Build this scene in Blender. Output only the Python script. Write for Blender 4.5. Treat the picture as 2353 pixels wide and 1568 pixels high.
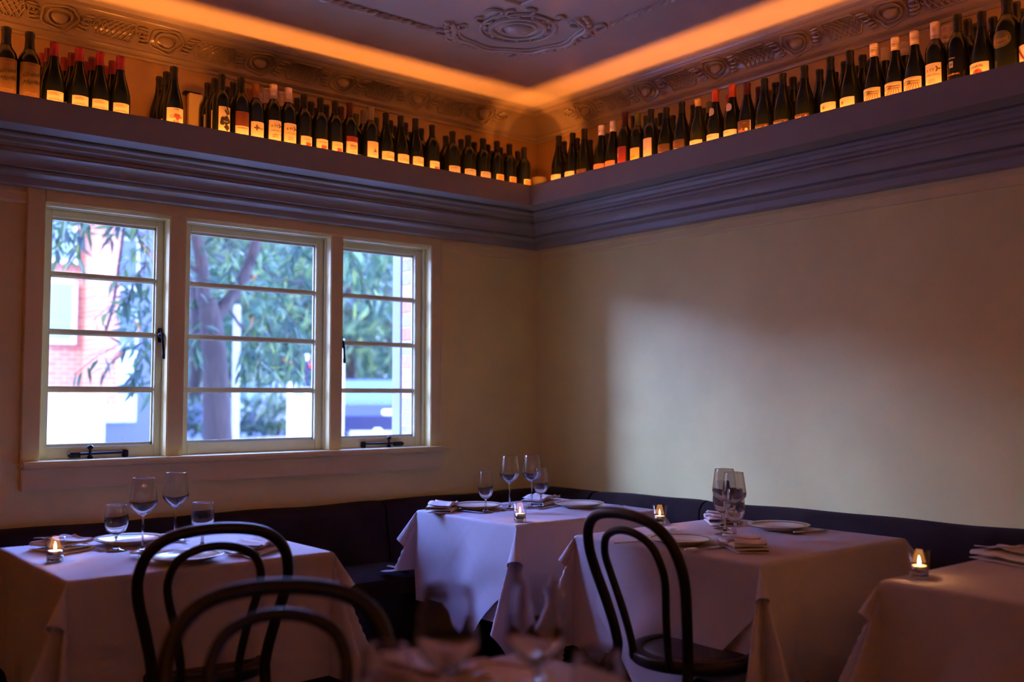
import bpy, bmesh, math, random
import numpy as np
from mathutils import Vector, Matrix
random.seed(7); RNG = np.random.default_rng(7)
scene = bpy.context.scene
for o in list(bpy.data.objects): bpy.data.objects.remove(o)
COL = scene.collection
PI = math.pi

# ------------------------------------------------------------------ camera
FPX, CXP, CYP = 2282.0, 1176.5, 784.0
CAM_H, CAM_D = 1.26, 5.7
PITCH, HEAD = math.atan(128 / FPX), math.radians(50.5)
_ac = HEAD - math.atan((1235 - CXP) / FPX)
CAM = np.array([-CAM_D * math.cos(_ac), -CAM_D * math.sin(_ac), CAM_H])
FWD = np.array([math.cos(HEAD) * math.cos(PITCH), math.sin(HEAD) * math.cos(PITCH), math.sin(PITCH)])
RGT = np.array([math.sin(HEAD), -math.cos(HEAD), 0.0]); UPV = np.cross(RGT, FWD)
def at(px, py, axis, val):
    """photo pixel -> point where its sight line meets the plane axis = val"""
    d = FWD + RGT * (px - CXP) / FPX - UPV * (py - CYP) / FPX
    return CAM + d * ((val - CAM[axis]) / d[axis])
cam_d = bpy.data.cameras.new('camera'); cam = bpy.data.objects.new('camera', cam_d); COL.objects.link(cam)
cam_d.sensor_width = 36.0; cam_d.lens = 36.0 * FPX / 2353.0; cam_d.clip_start = 0.05; cam_d.clip_end = 400
cam.location = CAM
cam.rotation_euler = (PI / 2 + PITCH, 0, HEAD - PI / 2)
cam_d.dof.use_dof = True; cam_d.dof.focus_distance = 4.0; cam_d.dof.aperture_fstop = 1.5
scene.camera = cam

# ------------------------------------------------------------------ light: sky, sun, exposure
SKY_STRENGTH = 116.0
world = bpy.data.worlds.new('sky'); scene.world = world; world.use_nodes = True
wn, wl = world.node_tree.nodes, world.node_tree.links; wn.clear()
_o = wn.new('ShaderNodeOutputWorld'); _b = wn.new('ShaderNodeBackground'); _t = wn.new('ShaderNodeTexCoord')
_s = wn.new('ShaderNodeSeparateXYZ'); _r = wn.new('ShaderNodeValToRGB')
wl.new(_t.outputs['Generated'], _s.inputs[0]); wl.new(_s.outputs['Z'], _r.inputs[0]); wl.new(_r.outputs[0], _b.inputs[0]); wl.new(_b.outputs[0], _o.inputs[0])
_r.color_ramp.elements[0].position = 0.22; _r.color_ramp.elements[0].color = (0.28, 0.40, 1.0, 1)
_r.color_ramp.elements[1].position = 0.68; _r.color_ramp.elements[1].color = (0.02, 0.035, 0.15, 1)
_b.inputs[1].default_value = SKY_STRENGTH
sun_d = bpy.data.lights.new('sun', 'SUN'); sun = bpy.data.objects.new('sun', sun_d); COL.objects.link(sun)
sun_d.energy = 10.0; sun_d.angle = math.radians(1.5); sun_d.color = (1.0, 0.93, 0.84)
sun.rotation_euler = Vector((0.62, 0.50, -0.62)).to_track_quat('-Z', 'Y').to_euler()
scene.view_settings.view_transform = 'Standard'; scene.view_settings.look = 'None'
scene.view_settings.exposure = 0.10; scene.view_settings.gamma = 1.0; scene.view_settings.use_curve_mapping = False
LED_POWER, LED_COLOR = 5.6, (1.0, 0.27, 0.036)     # watts per metre of strip
FILL_POWER, FILL_COLOR = 10.0, (1.0, 0.36, 0.12)
CANDLE_POWER, CANDLE_COLOR = 1.9, (1.0, 0.40, 0.12)
try:
    scene.cycles.max_bounces = 11; scene.cycles.transparent_max_bounces = 24; scene.cycles.sample_clamp_indirect = 6.0
    scene.cycles.diffuse_bounces = 5; scene.cycles.glossy_bounces = 5; scene.cycles.transmission_bounces = 9
    scene.cycles.caustics_reflective = False; scene.cycles.caustics_refractive = False
except Exception: pass

# ------------------------------------------------------------------ helpers
def mat(name, color, rough=0.5, metallic=0.0, spec=0.5, coat=0.0, sheen=0.0, noise=0.0, nscale=8.0, bump=0.0, bscale=40.0, emit=None, estr=0.0, color2=None, stretch=None, wave=None, transl=0.0):
    m = bpy.data.materials.new(name); m.use_nodes = True
    N, L = m.node_tree.nodes, m.node_tree.links
    p = N['Principled BSDF']
    p.inputs['Base Color'].default_value = (*color, 1); p.inputs['Roughness'].default_value = rough
    p.inputs['Metallic'].default_value = metallic; p.inputs['Specular IOR Level'].default_value = spec
    p.inputs['Coat Weight'].default_value = coat; p.inputs['Coat Roughness'].default_value = 0.12
    if sheen: p.inputs['Sheen Weight'].default_value = sheen; p.inputs['Sheen Roughness'].default_value = 0.45
    if emit: p.inputs['Emission Color'].default_value = (*emit, 1); p.inputs['Emission Strength'].default_value = estr
    tc = N.new('ShaderNodeTexCoord'); mp = N.new('ShaderNodeMapping'); L.new(tc.outputs['Object'], mp.inputs[0])
    if stretch: mp.inputs['Scale'].default_value = stretch
    if noise or color2:
        n = N.new('ShaderNodeTexNoise'); n.inputs['Scale'].default_value = nscale; n.inputs['Detail'].default_value = 4
        L.new(mp.outputs[0], n.inputs['Vector'])
        r = N.new('ShaderNodeValToRGB'); L.new(n.outputs['Fac'], r.inputs[0])
        c2 = color2 or tuple(min(1, c * (1 + noise)) for c in color); c1 = color if color2 else tuple(c * (1 - noise) for c in color)
        r.color_ramp.elements[0].position = 0.35; r.color_ramp.elements[0].color = (*c1, 1)
        r.color_ramp.elements[1].position = 0.65; r.color_ramp.elements[1].color = (*c2, 1)
        L.new(r.outputs[0], p.inputs['Base Color'])
    if bump:
        if wave:
            n2 = N.new('ShaderNodeTexWave'); n2.inputs['Scale'].default_value = bscale; n2.inputs['Distortion'].default_value = wave; n2.inputs['Detail'].default_value = 2
        else:
            n2 = N.new('ShaderNodeTexNoise'); n2.inputs['Scale'].default_value = bscale; n2.inputs['Detail'].default_value = 5
        L.new(mp.outputs[0], n2.inputs['Vector'])
        b = N.new('ShaderNodeBump'); b.inputs['Strength'].default_value = bump; b.inputs['Distance'].default_value = 0.01
        L.new(n2.outputs['Fac'], b.inputs['Height']); L.new(b.outputs[0], p.inputs['Normal'])
    if transl:
        tb = N.new('ShaderNodeBsdfTranslucent'); mx = N.new('ShaderNodeMixShader'); mx.inputs[0].default_value = transl
        if p.inputs['Base Color'].is_linked: L.new(p.inputs['Base Color'].links[0].from_socket, tb.inputs[0])
        else: tb.inputs[0].default_value = (*color, 1)
        L.new(p.outputs[0], mx.inputs[1]); L.new(tb.outputs[0], mx.inputs[2]); L.new(mx.outputs[0], N['Material Output'].inputs[0])
    return m
def thin_glass(name, tint=(0.97, 0.98, 1.0), base=0.05, edge=0.75, power=3.5):
    """clear sheet: see-through, mirror-like towards its edges, the same from both sides"""
    m = bpy.data.materials.new(name); m.use_nodes = True
    N, L = m.node_tree.nodes, m.node_tree.links; N.clear()
    out = N.new('ShaderNodeOutputMaterial'); t = N.new('ShaderNodeBsdfTransparent'); g = N.new('ShaderNodeBsdfGlossy')
    f = N.new('ShaderNodeLayerWeight'); f.inputs[0].default_value = 0.5; mx = N.new('ShaderNodeMixShader')
    p = N.new('ShaderNodeMath'); p.operation = 'POWER'; p.inputs[1].default_value = power
    a = N.new('ShaderNodeMath'); a.operation = 'MULTIPLY_ADD'; a.inputs[1].default_value = edge; a.inputs[2].default_value = base; a.use_clamp = True
    t.inputs[0].default_value = (*tint, 1); g.inputs['Roughness'].default_value = 0.01
    L.new(f.outputs['Facing'], p.inputs[0]); L.new(p.outputs[0], a.inputs[0]); L.new(a.outputs[0], mx.inputs[0])
    L.new(t.outputs[0], mx.inputs[1]); L.new(g.outputs[0], mx.inputs[2]); L.new(mx.outputs[0], out.inputs[0])
    return m
def solid_glass(name):
    m = bpy.data.materials.new(name); m.use_nodes = True
    p = m.node_tree.nodes['Principled BSDF']
    p.inputs['Transmission Weight'].default_value = 1.0; p.inputs['Roughness'].default_value = 0.0; p.inputs['IOR'].default_value = 1.5
    p.inputs['Base Color'].default_value = (0.96, 0.98, 1, 1)
    return m

def link(name, me, m=None, parent=None, smooth=False):
    o = bpy.data.objects.new(name, me); COL.objects.link(o)
    if m is not None and len(me.materials) == 0: me.materials.append(m)
    if parent is not None: o.parent = parent
    if smooth:
        for p in me.polygons: p.use_smooth = True
    return o
def mesh(name, V, Fc, m=None, parent=None, smooth=False):
    me = bpy.data.meshes.new(name); me.from_pydata([tuple(map(float, v)) for v in V], [], Fc); me.update()
    return link(name, me, m, parent, smooth)
def tag(o, label, cat, group=None, kind=None):
    o['label'] = label; o['category'] = cat
    if group: o['group'] = group
    if kind: o['kind'] = kind
    return o
def struct(o, label=None, cat=None):
    o['kind'] = 'structure'
    if label: o['label'] = label
    if cat: o['category'] = cat
    return o
def empty(name, loc=(0, 0, 0), rz=0.0):
    o = bpy.data.objects.new(name, None); COL.objects.link(o); o.location = loc; o.rotation_euler = (0, 0, rz); o.empty_display_size = 0.05
    return o
class B:
    """collects shapes into one mesh"""
    def __init__(s): s.V = []; s.F = []
    def add(s, V, Fc):
        k = len(s.V); s.V += [tuple(v) for v in V]; s.F += [tuple(i + k for i in f) for f in Fc]; return s
    def box(s, x0, x1, y0, y1, z0, z1):
        return s.add([(x, y, z) for z in (z0, z1) for (x, y) in ((x0, y0), (x1, y0), (x1, y1), (x0, y1))],
                     [(3, 2, 1, 0), (4, 5, 6, 7), (0, 1, 5, 4), (1, 2, 6, 5), (2, 3, 7, 6), (3, 0, 4, 7)])
    def lathe(s, prof, n=24, c=(0, 0, 0), cap=True, sx=1.0, sy=1.0):
        V = []; Fc = []
        for r, z in prof:
            for i in range(n):
                a = 2 * PI * i / n; V.append((c[0] + r * math.cos(a) * sx, c[1] + r * math.sin(a) * sy, c[2] + z))
        for k in range(len(prof) - 1):
            for i in range(n):
                j = (i + 1) % n; Fc.append((k * n + i, k * n + j, (k + 1) * n + j, (k + 1) * n + i))
        if cap:
            if prof[0][0] > 1e-6: Fc.append(tuple(range(n - 1, -1, -1)))
            if prof[-1][0] > 1e-6: Fc.append(tuple((len(prof) - 1) * n + i for i in range(n)))
        return s.add(V, Fc)
    def tube(s, pts, r, n=10, closed=False, flat=1.0):
        P = [Vector(p) for p in pts]; m = len(P); V = []; Fc = []
        R = r if isinstance(r, (list, tuple)) else [r] * m
        up = None
        for i in range(m):
            a = P[(i - 1) % m] if (closed or i > 0) else P[i]; b = P[(i + 1) % m] if (closed or i < m - 1) else P[i]
            t = (b - a).normalized()
            if up is None:
                up = Vector((0, 0, 1)) if abs(t.z) < 0.9 else Vector((1, 0, 0))
            up = (up - t * up.dot(t)).normalized(); sd = t.cross(up)
            for k in range(n):
                q = 2 * PI * k / n; V.append(P[i] + (sd * math.cos(q) + up * math.sin(q) * flat) * R[i])
        for i in range(m if closed else m - 1):
            for k in range(n):
                k2 = (k + 1) % n; i2 = (i + 1) % m
                Fc.append((i * n + k, i * n + k2, i2 * n + k2, i2 * n + k))
        if not closed:
            Fc.append(tuple(range(n - 1, -1, -1))); Fc.append(tuple((m - 1) * n + k for k in range(n)))
        return s.add(V, Fc)
    def ball(s, c, rx, ry=None, rz=None, n=10, m=6):
        ry = ry or rx; rz = rz or rx; V = []; Fc = []
        for i in range(1, m):
            t = PI * i / m
            for k in range(n):
                q = 2 * PI * k / n; V.append((c[0] + rx * math.sin(t) * math.cos(q), c[1] + ry * math.sin(t) * math.sin(q), c[2] + rz * math.cos(t)))
        V.append((c[0], c[1], c[2] + rz)); V.append((c[0], c[1], c[2] - rz)); T = len(V) - 2; Bt = len(V) - 1
        for i in range(m - 2):
            for k in range(n): k2 = (k + 1) % n; Fc.append((i * n + k, (i + 1) * n + k, (i + 1) * n + k2, i * n + k2))
        for k in range(n): k2 = (k + 1) % n; Fc.append((T, k, k2)); Fc.append((Bt, (m - 2) * n + k2, (m - 2) * n + k))
        return s.add(V, Fc)
    def obj(s, name, m, parent=None, smooth=False, bevel=0.0, loc=None, segs=2):
        o = mesh(name, s.V, s.F, m, parent, smooth)
        if bevel:
            bm = bmesh.new(); bm.from_mesh(o.data)
            bmesh.ops.bevel(bm, geom=[e for e in bm.edges if len(e.link_faces) == 2 and e.calc_face_angle(0) > 0.6], offset=bevel, segments=segs, affect='EDGES', clamp_overlap=True)
            bm.to_mesh(o.data); bm.free()
        if loc is not None: o.location = loc
        return o
def crease_smooth(o, ang=35):
    for p in o.data.polygons: p.use_smooth = True
    try: o.data.set_sharp_from_angle(angle=math.radians(ang))
    except Exception: pass
    return o
def copy_tree(o, parent=None, loc=None, rz=None):
    c = o.copy(); COL.objects.link(c)
    if parent is not None: c.parent = parent
    if loc is not None: c.location = loc
    if rz is not None: c.rotation_euler = (0, 0, rz)
    for ch in list(o.children): copy_tree(ch, c)
    return c
def spline(pts, n):
    """smooth curve through points"""
    P = [Vector(p) for p in pts]; out = []
    for i in range(len(P) - 1):
        p0 = P[max(i - 1, 0)]; p1 = P[i]; p2 = P[i + 1]; p3 = P[min(i + 2, len(P) - 1)]
        for k in range(n):
            t = k / n
            out.append(0.5 * ((2 * p1) + (p2 - p0) * t + (2 * p0 - 5 * p1 + 4 * p2 - p3) * t * t + (3 * p1 - p0 - 3 * p2 + p3) * t ** 3))
    out.append(P[-1]); return out

# ------------------------------------------------------------------ materials
M = {}
M['wall'] = mat('cream_wall_paint', (0.86, 0.73, 0.28), 0.55, noise=0.05, nscale=3, bump=0.05, bscale=60)
M['trim'] = mat('cream_gloss_trim', (0.84, 0.68, 0.31), 0.32, noise=0.03, nscale=6)
M['sash'] = mat('cream_sash_paint', (0.82, 0.78, 0.52), 0.35, noise=0.03, nscale=9)
M['grey'] = mat('lilac_grey_gloss_paint', (0.31, 0.27, 0.245), 0.42, noise=0.04, nscale=5)
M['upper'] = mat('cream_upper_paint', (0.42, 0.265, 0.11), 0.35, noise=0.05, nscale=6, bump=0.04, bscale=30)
M['plaster'] = mat('gloss_plaster_paint', (0.42, 0.34, 0.28), 0.22, noise=0.04, nscale=7, coat=0.3)
M['ceil'] = mat('gloss_ceiling_paint', (0.76, 0.68, 0.63), 0.28, noise=0.05, nscale=3, bump=0.10, bscale=7, coat=0.35)
M['rear'] = mat('bounce_cutting_dark', (0.07, 0.04, 0.025), 0.5, noise=0.2, nscale=4)  # dark finish given to the unseen walls to cut bounced room light
M['floor'] = mat('dark_floor_boards', (0.045, 0.026, 0.018), 0.35, color2=(0.09, 0.05, 0.03), nscale=6, stretch=(1, 12, 1))
M['velvet'] = mat('plum_velvet', (0.022, 0.012, 0.013), 0.9, spec=0.15, sheen=0.06, noise=0.35, nscale=5, bump=0.15, bscale=14)
M['velvet'].node_tree.nodes['Principled BSDF'].inputs['Sheen Tint'].default_value = (0.55, 0.45, 0.55, 1)
M['linen'] = mat('white_linen', (0.54, 0.53, 0.61), 0.85, noise=0.02, nscale=14, bump=0.12, bscale=9)
M['napkin'] = mat('white_napkin_cloth', (0.70, 0.68, 0.72), 0.9, bump=0.1, bscale=40)
M['blackwood'] = mat('black_bentwood', (0.008, 0.007, 0.007), 0.42, spec=0.35, noise=0.3, nscale=20)
M['seatwood'] = mat('dark_seat_panel', (0.028, 0.012, 0.008), 0.55, noise=0.35, nscale=90)
M['tablewood'] = mat('table_wood', (0.08, 0.05, 0.03), 0.5, noise=0.2)
M['iron'] = mat('black_iron', (0.012, 0.012, 0.016), 0.35, metallic=0.6)
M['steel'] = mat('polished_cutlery_steel', (0.62, 0.62, 0.64), 0.16, metallic=1.0)
M['china'] = mat('cream_china', (0.80, 0.74, 0.64), 0.12, coat=0.6)
M['chinaline'] = mat('dark_rim_line', (0.10, 0.07, 0.06), 0.2)
M['wax'] = mat('wax_painted_glow', (0.95, 0.80, 0.60), 0.5, emit=(1.0, 0.36, 0.08), estr=4.0)  # emission paints the flame's glow into the wax
M['tin'] = mat('tealight_tin', (0.6, 0.58, 0.55), 0.3, metallic=1.0)
M['flame'] = mat('candle_flame', (1, 0.6, 0.2), 1.0, emit=(1.0, 0.62, 0.22), estr=40)
M['glass'] = thin_glass('thin_clear_glass', base=0.09, edge=0.85, power=2.4)
M['pane'] = thin_glass('window_glass', (0.96, 0.98, 0.98), 0.03, 0.5, 4.5)
M['stem'] = solid_glass('solid_clear_glass')
M['brass'] = mat('aged_brass_lamp', (0.45, 0.28, 0.1), 0.3, metallic=1.0)
M['led'] = mat('led_diffuser', (0.9, 0.7, 0.5), 0.5, emit=(1.0, 0.34, 0.05), estr=4.0)
# ------------------------------------------------------------------ room shell
X0, Y0, ZC = -5.6, -6.9, 2.86
LIP_O, LIP_T, SHELF_Z, LIP_Z, SOF_Z = 0.35, 0.016, 2.322, 2.378, 2.270
WX0, WX1, WZ0, WZ1 = -2.66, -0.76, 1.0, 2.05
struct(B().box(X0 - .3, .3, Y0 - .3, .32, -.1, 0).obj('floor', M['floor']), 'dark timber restaurant floor', 'floor')
struct(B().box(X0 - .3, .3, Y0 - .3, .32, ZC, ZC + .15).obj('ceiling', M['ceil']), 'glossy grey painted plaster ceiling', 'ceiling')
wf = B().box(X0 - .3, WX0, 0, .25, 0, ZC).box(WX1, .3, 0, .25, 0, ZC).box(WX0, WX1, 0, .25, 0, WZ0).box(WX0, WX1, 0, .25, WZ1, ZC)
struct(wf.obj('wall_front', M['wall']), 'cream painted wall with the triple window', 'wall')
struct(B().box(0, .25, Y0 - .3, 0, 0, ZC).obj('wall_right', M['wall']), 'plain cream wall catching window light', 'wall')
struct(B().box(X0 - .3, X0, Y0 - .3, 0, 0, ZC).obj('wall_left', M['rear']), 'unseen side wall of the dining room, darkened to cut bounced light', 'wall')
struct(B().box(X0, 0, Y0 - .3, Y0, 0, ZC).obj('wall_back', M['rear']), 'unseen wall behind the viewer, darkened to cut bounced light', 'wall')

def ring_pt(side, end, o, z):
    """a profile point (offset from wall, height) at either mitred end of a wall"""
    if side == 'front': return (X0 + o if end == 0 else -o, -o, z)
    if side == 'right': return (-o, -o if end == 0 else Y0 + o, z)
    if side == 'back': return (-o if end == 0 else X0 + o, Y0 + o, z)
    return (X0 + o, Y0 + o if end == 0 else -o, z)
def sweep(b, side, prof, close=True):
    n = len(prof); V = [ring_pt(side, 0, o, z) for o, z in prof] + [ring_pt(side, 1, o, z) for o, z in prof]
    Fc = [(i, (i + 1) % n, n + (i + 1) % n, n + i) for i in range(n if close else n - 1)]
    if close: Fc += [tuple(range(n - 1, -1, -1)), tuple(range(n, 2 * n))]
    return b.add(V, Fc)
def arc(cx, cz, r, a0, a1, n=6): return [(cx + r * math.cos(math.radians(a0 + (a1 - a0) * i / n)), cz + r * math.sin(math.radians(a0 + (a1 - a0) * i / n))) for i in range(n + 1)]
# lower cornice below the bottle shelf: soffit board, beads and a big cove
low = [(0.0, 2.275), (0.238, 2.275), (0.238, 2.268)] + arc(0.226, 2.262, 0.009, 60, -60, 4) + [(0.222, 2.252), (0.212, 2.250), (0.206, 2.236)] \
    + [(0.188, 2.232), (0.182, 2.224)] + arc(0.168, 2.213, 0.012, 50, -70, 5) + arc(0.168 + .02, 2.150, 0.052, 100, 172, 8) + [(0.112, 2.160)] + arc(0.096, 2.150, 0.013, 40, -80, 6) \
    + [(0.086, 2.136), (0.070, 2.130), (0.060, 2.104), (0.052, 2.098), (0.0, 2.098)]
# the shelf box: soffit, raised lip, shelf board
shelf = [(0.0, SHELF_Z - .002), (0.0, SOF_Z + .004), (0.2, SOF_Z + .004), (0.22, SOF_Z), (LIP_O, SOF_Z), (LIP_O, LIP_Z), (LIP_O - LIP_T, LIP_Z), (LIP_O - LIP_T, SHELF_Z), (0.0, SHELF_Z)][1:]
up_c = [(0.0, 2.722), (0.010, 2.722), (0.014, 2.730), (0.010, 2.738), (0.018, 2.742), (0.026, 2.752), (0.022, 2.760)] + [(0.022 + .098 * (1 - math.cos(t)), 2.760 + .078 * math.sin(t)) for t in np.linspace(0.12, PI / 2, 9)] + [(0.128, 2.842), (0.134, 2.850), (0.142, 2.852), (0.148, 2.8602), (0.0, 2.8602)]
rail = [(0.0, 2.098), (0.020, 2.098), (0.022, 2.080), (0.014, 2.074), (0.014, 2.046), (0.008, 2.038), (0.0, 2.036)]
tn = 1
for side, lab in (('front', 'window wall'), ('right', 'plain right-hand wall'), ('left', 'far left wall'), ('back', 'wall behind the viewer')):
    c = crease_smooth(sweep(B(), side, low).obj(f'trim_{tn}', M['grey']), 30); struct(c, f'lilac-grey stepped cornice under the bottle shelf, {lab}', 'cornice'); tn += 1
    sh = sweep(B(), side, shelf).obj('bottle_shelf', M['grey'])
    tag(sh, f'boxed lilac-grey bottle shelf with raised lip along the {lab}', 'shelf', 'bottle shelves round the room')
    c = crease_smooth(sweep(B(), side, up_c).obj(f'trim_{tn}', M['plaster']), 30); struct(c, f'coved plaster cornice above the bottles, {lab}', 'cornice'); c['tmp'] = side; tn += 1
    UPC = globals().setdefault('UPC', {}); UPC[side] = c
    r = sweep(B(), side, rail).obj(f'trim_{tn}', M['trim']); struct(r, f'cream picture rail under the cornice, {lab}', 'picture rail'); tn += 1
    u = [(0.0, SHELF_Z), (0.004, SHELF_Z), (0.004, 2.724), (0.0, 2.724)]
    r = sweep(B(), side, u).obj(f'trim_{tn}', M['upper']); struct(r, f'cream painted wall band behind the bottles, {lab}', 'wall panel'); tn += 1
    # LED strip inside the lip
    o1, o2 = LIP_O - LIP_T - .003, LIP_O - LIP_T - .013
    led = sweep(B(), side, [(o2, SHELF_Z), (o1, SHELF_Z), (o1, SHELF_Z + .006), (o2, SHELF_Z + .006)]).obj('led_strip', M['led'])
    tag(led, f'warm orange light strip hidden behind the shelf lip, {lab}', 'light strip', 'shelf light strips')
    a, b_ = Vector(ring_pt(side, 0, (o1 + o2) / 2, SHELF_Z + .009)), Vector(ring_pt(side, 1, (o1 + o2) / 2, SHELF_Z + .009))
    ld = bpy.data.lights.new('led_light', 'AREA'); lo = bpy.data.objects.new('led_light', ld); COL.objects.link(lo)
    ld.shape = 'RECTANGLE'; ld.size = (b_ - a).length; ld.size_y = 0.009; ld.energy = LED_POWER * ld.size; ld.color = LED_COLOR
    lo.location = (a + b_) / 2; lo.rotation_euler = (PI, 0, 0 if side in ('front', 'back') else PI / 2); lo.parent = led

# ------------------------------------------------------------------ plaster ornament on the upper cornice
def cove(side, u, s, h=0.0):
    """point on the cove: u along the wall, s 0..1 up the curve, h height above its face"""
    t = 0.12 + (PI / 2 - 0.12) * s
    o = 0.022 + .098 * (1 - math.cos(t)) + h * math.cos(t); z = 2.760 + .078 * math.sin(t) - h * math.sin(t) * .8
    return (u, -o, z) if side == 'front' else (-o, u, z)
def ornament(side, u):
    b = B(); H = lambda du, s, h: cove(side, u + du, s, h)
    n = 40
    def ringtube(ru, rs, r, h, wob=0.0):
        b.tube([H(ru * math.cos(2 * PI * k / n) * (1 + wob * math.cos(10 * PI * k / n)), .5 + rs * math.sin(2 * PI * k / n) * (1 + wob * math.cos(10 * PI * k / n)), h) for k in range(n)], r, 6, True)
    ringtube(.046, .36, .0055, .008); ringtube(.070, .52, .0048, .005, .08)
    c = H(0, .5, .004); b.ball(c, .034 if side == 'front' else .016, .016 if side == 'front' else .034, .034, 12, 8)
    for sg in (-1, 1):
        for k in range(5):
            sp = [H(sg * (.070 + .014 * q + .006 * k), .18 + .15 * k + .05 * math.sin(q * .9) * (1 if k > 2 else -1), .006 + .004 * math.sin(q)) for q in range(4)]
            b.tube(sp, [.005, .007, .006, .002], 6)
        for q in range(2):
            cu = sg * (.105 + .03 * q)
            b.tube([H(cu + (.022 - .0014 * k) * math.cos(k * .55), .5 + (.26 - .016 * k) * math.sin(k * .55) * (1 if q else -1), .005) for k in range(13)], .004, 6)
    return crease_smooth(b.obj('cartouche', M['plaster'], UPC[side]), 50)
def lattice(side, u):
    b = B(); w, n = .085, 7
    for sg in (-1, 1):
        for k in range(-n, n + 1):
            pts = []
            for i in range(13):
                s = .10 + .80 * i / 12; du = k * .0243 * 1.0 + sg * (s - .5) * .085
                lim = w * (1 - .25 * abs(s - .5) * 2)
                if abs(du) <= lim: pts.append(cove(side, u + du, s, .004 + (.0015 if sg > 0 else 0)))
            if len(pts) > 1: b.tube(pts, .0027, 5)
    rim = [cove(side, u + w * 1.04 * sg * (1 - .25 * abs(s - .5) * 2), s, .004) for sg, ss in ((1, np.linspace(.08, .92, 9)), (-1, np.linspace(.92, .08, 9))) for s in ss]
    b.tube(rim, .0042, 6, True)
    return crease_smooth(b.obj('lattice_panel', M['plaster'], UPC[side]), 50)
for k in range(6):
    ornament('front', -0.435 - .4395 * k); lattice('front', -0.655 - .4395 * k)
    ornament('right', -0.467 - .4437 * k); lattice('right', -0.695 - .4437 * k)

# ------------------------------------------------------------------ plaster ornament on the ceiling
RX, RY = -0.76, -0.82            # outer rope frame lines
rc = Vector((-1.03, -1.06, ZC))
def rope(p, q, r=.013):
    p, q = Vector(p), Vector(q); n = int((q - p).length / .006); d = (q - p).normalized(); sd = d.cross(Vector((0, 0, 1)))
    b = B()
    for k in range(2):
        b.tube([p + d * (i * .006) + (sd * math.cos(i * .45 + k * PI) + Vector((0, 0, 1)) * math.sin(i * .45 + k * PI)) * r * .5 for i in range(n)], r * .62, 5)
    return b
ce = empty('ceiling_moulding', (0, 0, ZC)); tag(ce, 'raised plaster rope frame and corner rosette on the ceiling', 'ceiling ornament')
def cobj(b, nm):
    o = b.obj(nm, M['ceil'], ce); o.location = (0, 0, -ZC); return crease_smooth(o, 50)
cobj(rope((-5.0, RY, ZC - .008), (-1.30, RY, ZC - .008)), 'rope_moulding'); cobj(rope((RX, -1.36, ZC - .008), (RX, -6.2, ZC - .008)), 'rope_moulding')
cobj(B().tube([(-5.0, -1.27, ZC - .004), (-1.19, -1.27, ZC - .004)], .009, 8), 'inner_moulding'); cobj(B().tube([(-1.19, -1.27, ZC - .004), (-1.19, -6.2, ZC - .004)], .009, 8), 'inner_moulding')
b = B()
def cring(r, t, z=.006, n=44, wob=0, a0=0, a1=360):
    full = (a1 - a0) == 360
    pts = [(rc.x + (r + wob * math.cos(9 * math.radians(a))) * math.cos(math.radians(a)), rc.y + (r + wob * math.cos(9 * math.radians(a))) * math.sin(math.radians(a)), ZC - z) for a in [a0 + (a1 - a0) * i / n for i in range(n if full else n + 1)]]
    b.tube(pts, t, 7, full)
b.lathe([(.0, -.030), (.03, -.027), (.055, -.018), (.06, -.006), (.06, 0)], 24, (rc.x, rc.y, ZC))
cring(.078, .008); cring(.118, .010); cring(.165, .006)
for k in range(14): a = 2 * PI * k / 14; b.ball((rc.x + .14 * math.cos(a), rc.y + .14 * math.sin(a), ZC - .005), .010, .010, .010, 8, 5)
cring(.285, .012, .006, 60, .012, -65, 155); cring(.262, .006, .005, 60, .006, -60, 150)
for k in range(30):
    a = math.radians(-62 + 214 * k / 29); r = .31
    b.ball((rc.x + r * math.cos(a), rc.y + r * math.sin(a), ZC - .005), .016, .016, .011, 8, 5)
def scroll(cx, cy, r, turn, a0, th=.008):
    pts = []
    for k in range(22):
        q = k / 21; a = a0 + turn * q * 4.4; rr = r * (1 - .8 * q)
        pts.append((cx + rr * math.cos(a), cy + rr * math.sin(a), ZC - .007))
    b.tube(pts, [th * (1 - .35 * k / 21) for k in range(22)], 7)
for (sx, sy, tr, a0) in ((-1.27, -.83, 1, .3), (-1.24, -.93, -1, 2.2), (-1.18, -.80, 1, 1.2), (-.78, -1.30, -1, 1.0), (-.88, -1.27, 1, .1), (-.75, -1.20, -1, 2.0), (-1.16, -1.19, 1, 0.4), (-1.13, -1.24, -1, 1.4), (-1.21, -1.14, 1, 2.4), (-1.22, -1.05, 1, 0), (-.98, -1.26, -1, 1.5), (-.83, -.86, 1, 0.2), (-.86, -.80, -1, 1.0)):
    scroll(sx, sy, .05, tr, a0)
cobj(b, 'corner_rosette')

# ------------------------------------------------------------------ triple window
def trim(bx, label, cat='window trim', m='trim', bevel=.004):
    global tn
    o = bx.obj(f'trim_{tn}', M[m], bevel=bevel); tn += 1
    return struct(o, label, cat)
AX0, AX1, AZ1 = -2.725, -0.69, 2.122
trim(B().box(AX0, WX0 + .002, -.028, .0, WZ0, AZ1), 'cream upright casing on the outer edge of the window', )
trim(B().box(WX1 - .002, AX1, -.028, .0, WZ0, AZ1), 'cream upright casing of the window nearest the room corner')
trim(B().box(WX0, WX1, -.028, .0, WZ1, AZ1), 'cream head casing above the three casements')
trim(B().box(AX0 - .004, AX1 + .004, -.034, -.0, AZ1 - .018, AZ1 + .002).box(AX0 - .004, AX0 + .012, -.034, 0, WZ0, AZ1).box(AX1 - .012, AX1 + .004, -.034, 0, WZ0, AZ1), 'narrow raised bead round the window casing', bevel=.003)
trim(B().box(-2.147, -2.072, -.020, .05, WZ0, WZ1 + .01), 'cream mullion between the first and middle casement')
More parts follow.
